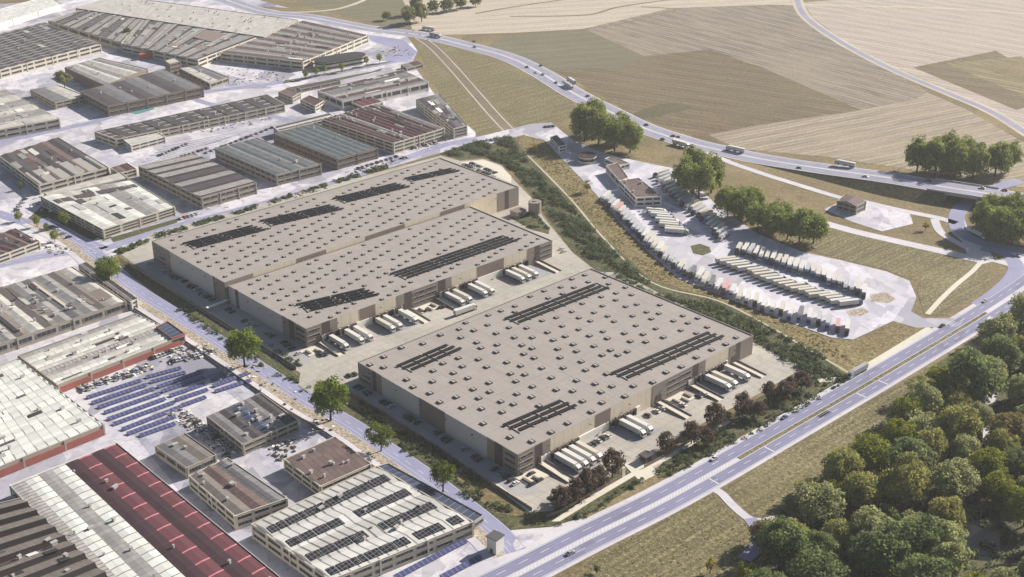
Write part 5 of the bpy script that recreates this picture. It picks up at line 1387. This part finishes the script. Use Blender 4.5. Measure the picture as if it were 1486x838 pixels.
for i, (x, y, w, h) in enumerate([(992, 280, 19, 21), (1014, 290, 20, 23), (1032, 280, 18, 24), (1008, 268, 19, 22)]):
    tree(x, y, w * 1.15, h * 1.15, 'round', ['left', 'front', 'right', 'rear'][i] + ' tree of the clump above the inner row of lorries', group='clump above the inner lorry row', tint=(1.15, 1.36, .75), low=.0)
for i, (x, y, w, h) in enumerate([(1056, 316, 17, 17), (1076, 322, 17, 19), (1090, 314, 16, 17), (1100, 334, 15, 15), (1122, 342, 16, 16), (1142, 348, 15, 14), (1160, 352, 17, 18), (1180, 354, 15, 16), (1130, 330, 15, 15)]):
    tree(x, y, w * 1.3, h * 1.2, 'round', f'{ordw(i + 1)} tree from the left in the leafy line above the eastern lorries' if i != 8 else 'rear tree in the leafy line above the eastern lorries', group='leafy line above the eastern lorries', tint=(1.15, 1.36, .75), low=.0)
for i, (x, y, w, h) in enumerate([(1330, 250, 19, 20), (1356, 258, 20, 22), (1384, 263, 20, 22), (1410, 262, 20, 20), (1444, 256, 19, 20), (1462, 250, 16, 18), (1370, 246, 18, 22), (1398, 248, 18, 20)]):
    tree(x, y, w * 1.2, h * 1.25, 'round', f'{ordw(i + 1)} tree of the clump beyond the motorway above the bridge' if i < 6 else ['left', 'right'][i - 6] + ' rear tree of the clump beyond the motorway above the bridge', group='clump beyond the motorway', tint=(1.15, 1.36, .75), low=.0)
for i, (x, y, w, h) in enumerate([(1426, 342, 16, 17), (1446, 352, 18, 19), (1468, 355, 18, 18), (1490, 352, 18, 18), (1440, 330, 18, 18), (1466, 332, 18, 19), (1488, 330, 18, 18)]):
    tree(x, y, w * 1.2, h * 1.2, 'round', ['leftmost', 'left front', 'middle front', 'right front', 'left rear', 'middle rear', 'right rear'][i] + ' tree of the dark clump right of the bridge', group='dark clump right of the bridge', tint=(1.15, 1.36, .75), low=.0)
for i, (x, y, w, h) in enumerate([(594, 36, 18, 20), (612, 32, 17, 20), (604, 22, 17, 20), (628, 20, 15, 14), (648, 18, 16, 14), (668, 14, 15, 14), (690, 10, 16, 13), (560, 30, 11, 9)]):
    tree(x, y, w, h, 'far', f'{ordw(i + 1)} tree of the hazy far tree line above the motorway', group='far tree line', tint=(1, 1.05, .9), low=.02)
tree(185, 58, 11, 12, 'far', 'dark lone tree behind the black roofed works', tint=(.6, .6, .6), low=.02)
tree(94, 128, 16, 15, 'far', 'grey green tree in the grassy yard behind the striped white walls')
tree(776, 222, 6, 7, 'yellow', 'yellow tree at the north end of the dry grass strip'); tree(852, 280, 7, 9, 'yellow', 'bright yellow tree beside the first parked lorries')
tree(1343, 335, 5, 6, 'yellow', 'small yellow bush by the toll house forecourt', cat='bush', name='bush'); tree(1030, 832, 5, 7, 'yellow', 'small yellow bush in the roadside field', name='bush', cat='bush')
tree(866, 832, 4, 4, 'bush', 'small green bush in the roadside field', name='bush', cat='bush')
for i, (x, y, w, h) in enumerate([(50, 268, 4, 7), (28, 322, 6, 7), (54, 330, 5, 7), (68, 335, 4, 5), (95, 328, 8, 9), (80, 352, 6, 8), (30, 276, 4, 6)]):
    tree(x, y, w, h, 'young', ['thin dark sapling', 'yellow green street tree', 'slim pale street tree', 'low street bush', 'fuller yellow green tree', 'ragged grey street tree', 'second thin sapling'][i] + ' beside the small left street', name='street_tree', tint=(1.2, 1.1, 1))
for i, (x, y) in enumerate([(444, 116), (459, 112), (471, 108), (496, 106), (532, 96), (551, 92)]):
    tree(x, y, 6, 9, 'young', f'{ordw(i + 1)} young tree from the left on the grassy estate median', name='street_tree', group='median trees', tint=(1.3, 1.3, .9))
for i, (x, y, w, h) in enumerate([(814, 738, 8.5, 9), (835, 731, 8, 10.5), (852, 719, 8.5, 11), (870, 708, 7, 9.5), (889, 693, 9.5, 12.5), (966, 655, 8, 8), (1003, 645, 8.5, 10), (1036, 620, 9, 11), (1024, 645, 7, 7), (1078, 606, 8, 11.5), (1100, 607, 7, 8), (1115, 586, 7.5, 10), (1137, 582, 8, 9.5), (1163, 566, 8, 8.5), (1146, 572, 7, 8)]):
    tree(x, y, w * 1.25, h * 1.2, 'russet', f'{ordw(i + 1)} russet leaved tree from the left along the front yard edge', name='ornamental_tree', group='russet trees along the yard', low=.05)
for i, (x, y, w) in enumerate([(1055, 609, 6), (1047, 611, 5), (757, 690, 2), (800, 730, 5)]):
    tree(x, y, w, w * .7, 'bush', ['round green bush between russet trees', 'smaller green bush between russet trees', 'tiny green bush by the corner offices', 'green bush left of the first russet tree'][i], name='bush', cat='bush', low=.02)

# wood in the lower right: irregularly spaced trees, each its own
def inside(p, poly):
    r = False; n = len(poly)
    for i in range(n):
        a, b = poly[i], poly[(i + 1) % n]
        if (a.y > p.y) != (b.y > p.y) and p.x < (b.x - a.x) * (p.y - a.y) / (b.y - a.y) + a.x: r = not r
    return r
WOOD = [at(*p) for p in [(1095, 905), (1082, 845), (1092, 800), (1135, 778), (1150, 742), (1240, 694), (1300, 640), (1330, 588), (1372, 560), (1430, 510), (1500, 470), (1600, 470), (1640, 560), (1660, 1000), (1300, 960)]]
GAP = [[at(*p) for p in [(1375, 745), (1420, 720), (1462, 735), (1500, 800), (1470, 840), (1400, 838)]], [at(*p) for p in [(1440, 545), (1478, 560), (1470, 640), (1430, 660), (1420, 620)]]]
xs = [p.x for p in WOOD]; ys = [p.y for p in WOOD]
rw = random.Random(41); wood = []
BIG = [(1408, 588, 27, 27), (1340, 612, 16, 18), (1312, 622, 15, 16), (1385, 648, 20, 20), (1300, 660, 16, 17), (1345, 672, 16, 17), (1310, 735, 20, 21), (1250, 742, 17, 17), (1185, 760, 20, 18), (1480, 480, 16, 22)]
for x, y, w, h in BIG: p = at(x, y); wood.append((p, w, h))
for _ in range(9000):
    p = Vector((rw.uniform(min(xs), max(xs)), rw.uniform(min(ys), max(ys)), 0))
    if not inside(p, WOOD) or any(inside(p, g) for g in GAP): continue
    w = rw.choice((12, 14, 16, 18, 21))
    if any((p - q).length < (w + w2) * .43 for q, w2, _ in wood): continue
    wood.append((p, w, w * rw.uniform(.8, 1.1)))
LOOK = [('dark green', (.85, 1.05, .85), 'round'), ('olive', (1.5, 1.5, 1.0), 'round'), ('grey green', (1.65, 1.75, 1.75), 'round'), ('yellow green', (1.45, 1.25, 1.0), 'bright'), ('brownish', (1.25, 1.0, .8), 'round')]
buck = {}
for p, w, h in wood:
    lk = LOOK[0] if w > 20 else rw.choices(LOOK, (3, 4, 4, 2.8, 1.4))[0]; size = 'tall' if h > 16 else ('middling' if h > 12.5 else 'low')
    buck.setdefault((size, lk), []).append((p, w, h))
for (size, lk), L in buck.items():
    L.sort(key=lambda t: to_px(t[0])[0])
    for i, (p, w, h) in enumerate(L):
        x, y = to_px(p)
        tree(0, 0, w * 1.08, h, lk[2], f'{size} {lk[0]} tree in the lower right wood, {ordw(i + 1)} of its kind from the left', 'woodland_tree', 'tree', 'trees of the lower right wood', lk[1], .02, world=p)

# shrub planting: dense low mass nobody could count
def shrubs(label_name, polys, density, seed, m, smin=.9, smax=2.2, leaves=34, leaf=.42, hk=.9):
    g = random.Random(seed); Ps = []
    for poly in polys:
        W_ = [at(*p) for p in poly]; x0, x1 = min(p.x for p in W_), max(p.x for p in W_); y0, y1 = min(p.y for p in W_), max(p.y for p in W_)
        for _ in range(int((x1 - x0) * (y1 - y0) * density)):
            p = Vector((g.uniform(x0, x1), g.uniform(y0, y1), 0))
            if inside(p, W_) and math.sin(p.x * .13) * math.cos(p.y * .11 + p.x * .05) + .5 * math.sin(p.x * .31 + p.y * .27) > -.45: Ps.append((p.x, p.y, g.uniform(smin, smax)))
    if not Ps: return
    Ps = np.array(Ps); n = len(Ps) * leaves; gg = np.random.default_rng(seed)
    ci = np.repeat(np.arange(len(Ps)), leaves)
    d = gg.normal(size=(n, 3)); d /= np.linalg.norm(d, axis=1)[:, None]; d[:, 2] = abs(d[:, 2])
    R = Ps[ci, 2]; P = np.stack([Ps[ci, 0], Ps[ci, 1], np.full(n, .1)], 1) + d * (R * gg.uniform(.6, 1, n))[:, None] * np.array([1, 1, hk * 1.3])
    nr = d + gg.normal(size=(n, 3)) * .6; nr /= np.linalg.norm(nr, axis=1)[:, None]
    a = np.cross(nr, gg.normal(size=(n, 3))); a /= np.linalg.norm(a, axis=1)[:, None]; b = np.cross(nr, a); s = (leaf * gg.uniform(.6, 1.3, n))[:, None]
    V = np.stack([P - a * s, P - b * s * .7, P + a * s, P + b * s * .7], 1).reshape(-1, 3)
    me = bpy.data.meshes.new(label_name); me.vertices.add(n * 4); me.vertices.foreach_set('co', V.ravel()); me.loops.add(n * 4); me.loops.foreach_set('vertex_index', np.arange(n * 4))
    me.polygons.add(n); me.polygons.foreach_set('loop_start', np.arange(0, n * 4, 4)); me.polygons.foreach_set('loop_total', np.full(n, 4)); me.materials.append(m)
    ct = gg.uniform(0, 1, len(Ps)) ** 1.6
    at_ = me.attributes.new('tint', 'FLOAT', 'FACE'); at_.data.foreach_set('value', np.clip(ct[ci] * .8 + gg.uniform(0, .3, n), 0, 1)); me.update()
    o = link(label_name, me); return tag(o, kind='stuff')
BELT = [[(645, 222), (690, 207), (740, 199), (756, 226), (822, 292), (874, 350), (900, 374), (944, 412), (985, 438), (960, 442), (930, 424), (880, 396), (845, 366), (800, 312), (775, 282), (748, 248), (706, 226), (668, 229)],
        [(985, 438), (1038, 440), (1106, 472), (1172, 508), (1252, 546), (1222, 556), (1180, 550), (1098, 496), (1030, 464)]]
tag(shrubs('shrub_planting', BELT, .2, 5, M_shrub, 1.0, 3.2, 40, .5), 'dense dark green shrub belt behind the halls', 'shrubs')
tag(shrubs('shrub_planting', [[(742, 317), (776, 309), (797, 333), (772, 333)]], .22, 6, M_shrub, 1.0, 2.0, 34, .42), 'small shrub bed between tank and middle hall', 'shrubs')
tag(shrubs('shrub_planting', [[(950, 684), (975, 664), (1062, 614), (1106, 582), (1180, 553), (1222, 559), (1180, 585), (1100, 628), (970, 692)], [(800, 762), (850, 742), (905, 706), (936, 694), (930, 702), (856, 750), (806, 766)], [(700, 732), (772, 752), (800, 752), (850, 722), (905, 688), (850, 716), (800, 742), (760, 746), (720, 728)]], .16, 7, M_shrub, .9, 2.0, 34, .42), 'green shrubs along the front yard edge by the main road', 'shrubs')
tag(shrubs('hedge', [[(262, 446), (330, 488), (420, 545), (462, 570), (430, 556), (400, 545), (330, 500), (256, 450)], [(520, 592), (580, 628), (640, 672), (700, 716), (740, 752), (730, 766), (690, 735), (620, 680), (540, 622)], [(508, 572), (560, 604), (700, 697), (690, 700), (620, 655), (540, 600)], [(390, 500), (436, 525), (440, 535), (400, 522)]], .2, 8, M_shrub, .8, 1.8, 30, .4), 'dark hedge planting along the street beside the halls', 'hedge')
tag(shrubs('hedge', [[(165, 366), (222, 342), (340, 308), (480, 264), (560, 240), (566, 244), (480, 270), (340, 313), (228, 347), (172, 371)]], .30, 9, M_shrub, 1.0, 1.9, 30, .45), 'thin hedge line along the rear hall towards the estate', 'hedge')
tag(shrubs('tall_grass', [[(1130, 668), (1290, 575), (1370, 525), (1290, 640), (1180, 735), (1110, 745)], [(830, 838), (925, 776), (1035, 722), (1084, 762), (1080, 838)]], .05, 10, M_leafg, .2, .4, 7, .26, .6), 'pale tufts of dry grass beside the main road', 'grass')
tag(shrubs('tall_grass', [[(748, 200), (772, 200), (812, 234), (863, 287), (904, 336), (942, 372), (984, 409), (1025, 426), (1106, 459), (1209, 496), (1240, 530), (1170, 500), (1106, 464), (1040, 432), (948, 405), (880, 344), (826, 283)]], .22, 11, M_leafg, .3, .7, 12, .28, 1.0), 'golden tufts of tall grass between shrub belt and lorry park', 'grass')
sheet('field', [(914, 172), (922, 164), (938, 157), (960, 151), (984, 149), (1006, 155), (990, 162), (972, 164), (958, 170), (936, 172), (926, 176)], .11, M_darkf)  # darker toned patch within the olive field
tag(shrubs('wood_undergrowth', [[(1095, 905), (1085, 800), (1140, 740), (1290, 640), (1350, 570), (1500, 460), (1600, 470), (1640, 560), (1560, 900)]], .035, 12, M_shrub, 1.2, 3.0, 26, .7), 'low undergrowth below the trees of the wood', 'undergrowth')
g_ = random.Random(4)

# ------------------------------------------------------------------ air
cx0, cx1, cy0, cy1 = -2600, 2600, -400, 4200
t = NT('haze_air'); t.t.nodes.remove(t.b)
pv_ = t.n('ShaderNodeVolumePrincipled'); pv_.inputs['Color'].default_value = (.93, .93, .95, 1); pv_.inputs['Density'].default_value = .000064; pv_.inputs['Anisotropy'].default_value = .15
t.l(pv_.outputs[0], t.t.nodes['Material Output'].inputs['Volume'])
mb = MB(); mb.box(cx0, cx1, cy0, cy1, -1.5, CAM_H + 12)
HAZE = True
if HAZE: tag(mb.obj('haze', t.mat), kind='stuff')

# ------------------------------------------------------------------ light, sky, camera
SUN_AZ, SUN_EL = math.radians(57), math.radians(30)      # clockwise from the view direction
w = bpy.data.worlds.new('World'); SC.world = w; w.use_nodes = True
sky = w.node_tree.nodes.new('ShaderNodeTexSky'); sky.sky_type = 'NISHITA'; sky.sun_disc = False
sky.sun_elevation = SUN_EL; sky.sun_rotation = SUN_AZ; sky.altitude = 300; sky.air_density = 1.0; sky.dust_density = 1.5
bg = w.node_tree.nodes['Background']; w.node_tree.links.new(sky.outputs[0], bg.inputs['Color']); bg.inputs['Strength'].default_value = .05
sl = bpy.data.lights.new('sun', 'SUN'); sl.energy = 5.0; sl.angle = math.radians(.55); sl.color = (1.0, .94, .86)
so = bpy.data.objects.new('sun', sl); COL.objects.link(so)
sd = Vector((math.sin(SUN_AZ) * math.cos(SUN_EL), math.cos(SUN_AZ) * math.cos(SUN_EL), math.sin(SUN_EL)))
so.rotation_euler = sd.to_track_quat('Z', 'Y').to_euler(); so.location = sd * 900

cam = bpy.data.cameras.new('camera'); cam.sensor_width = 36; cam.lens = 36 * FOC / W; cam.clip_end = 20000; cam.clip_start = 1
co = bpy.data.objects.new('camera', cam); COL.objects.link(co); co.location = (0, 0, CAM_H); co.rotation_euler = (math.pi / 2 - PITCH, 0, 0)
SC.camera = co
SC.view_settings.view_transform = 'Standard'; SC.view_settings.look = 'None'; SC.view_settings.exposure = .98; SC.view_settings.gamma = 1; SC.view_settings.use_curve_mapping = False
SC.cycles.volume_bounces = 0; SC.cycles.max_bounces = 6; SC.cycles.use_denoising = True; SC.cycles.denoiser = 'OPENIMAGEDENOISE'; SC.cycles.denoising_prefilter = 'ACCURATE'; SC.cycles.use_adaptive_sampling = False
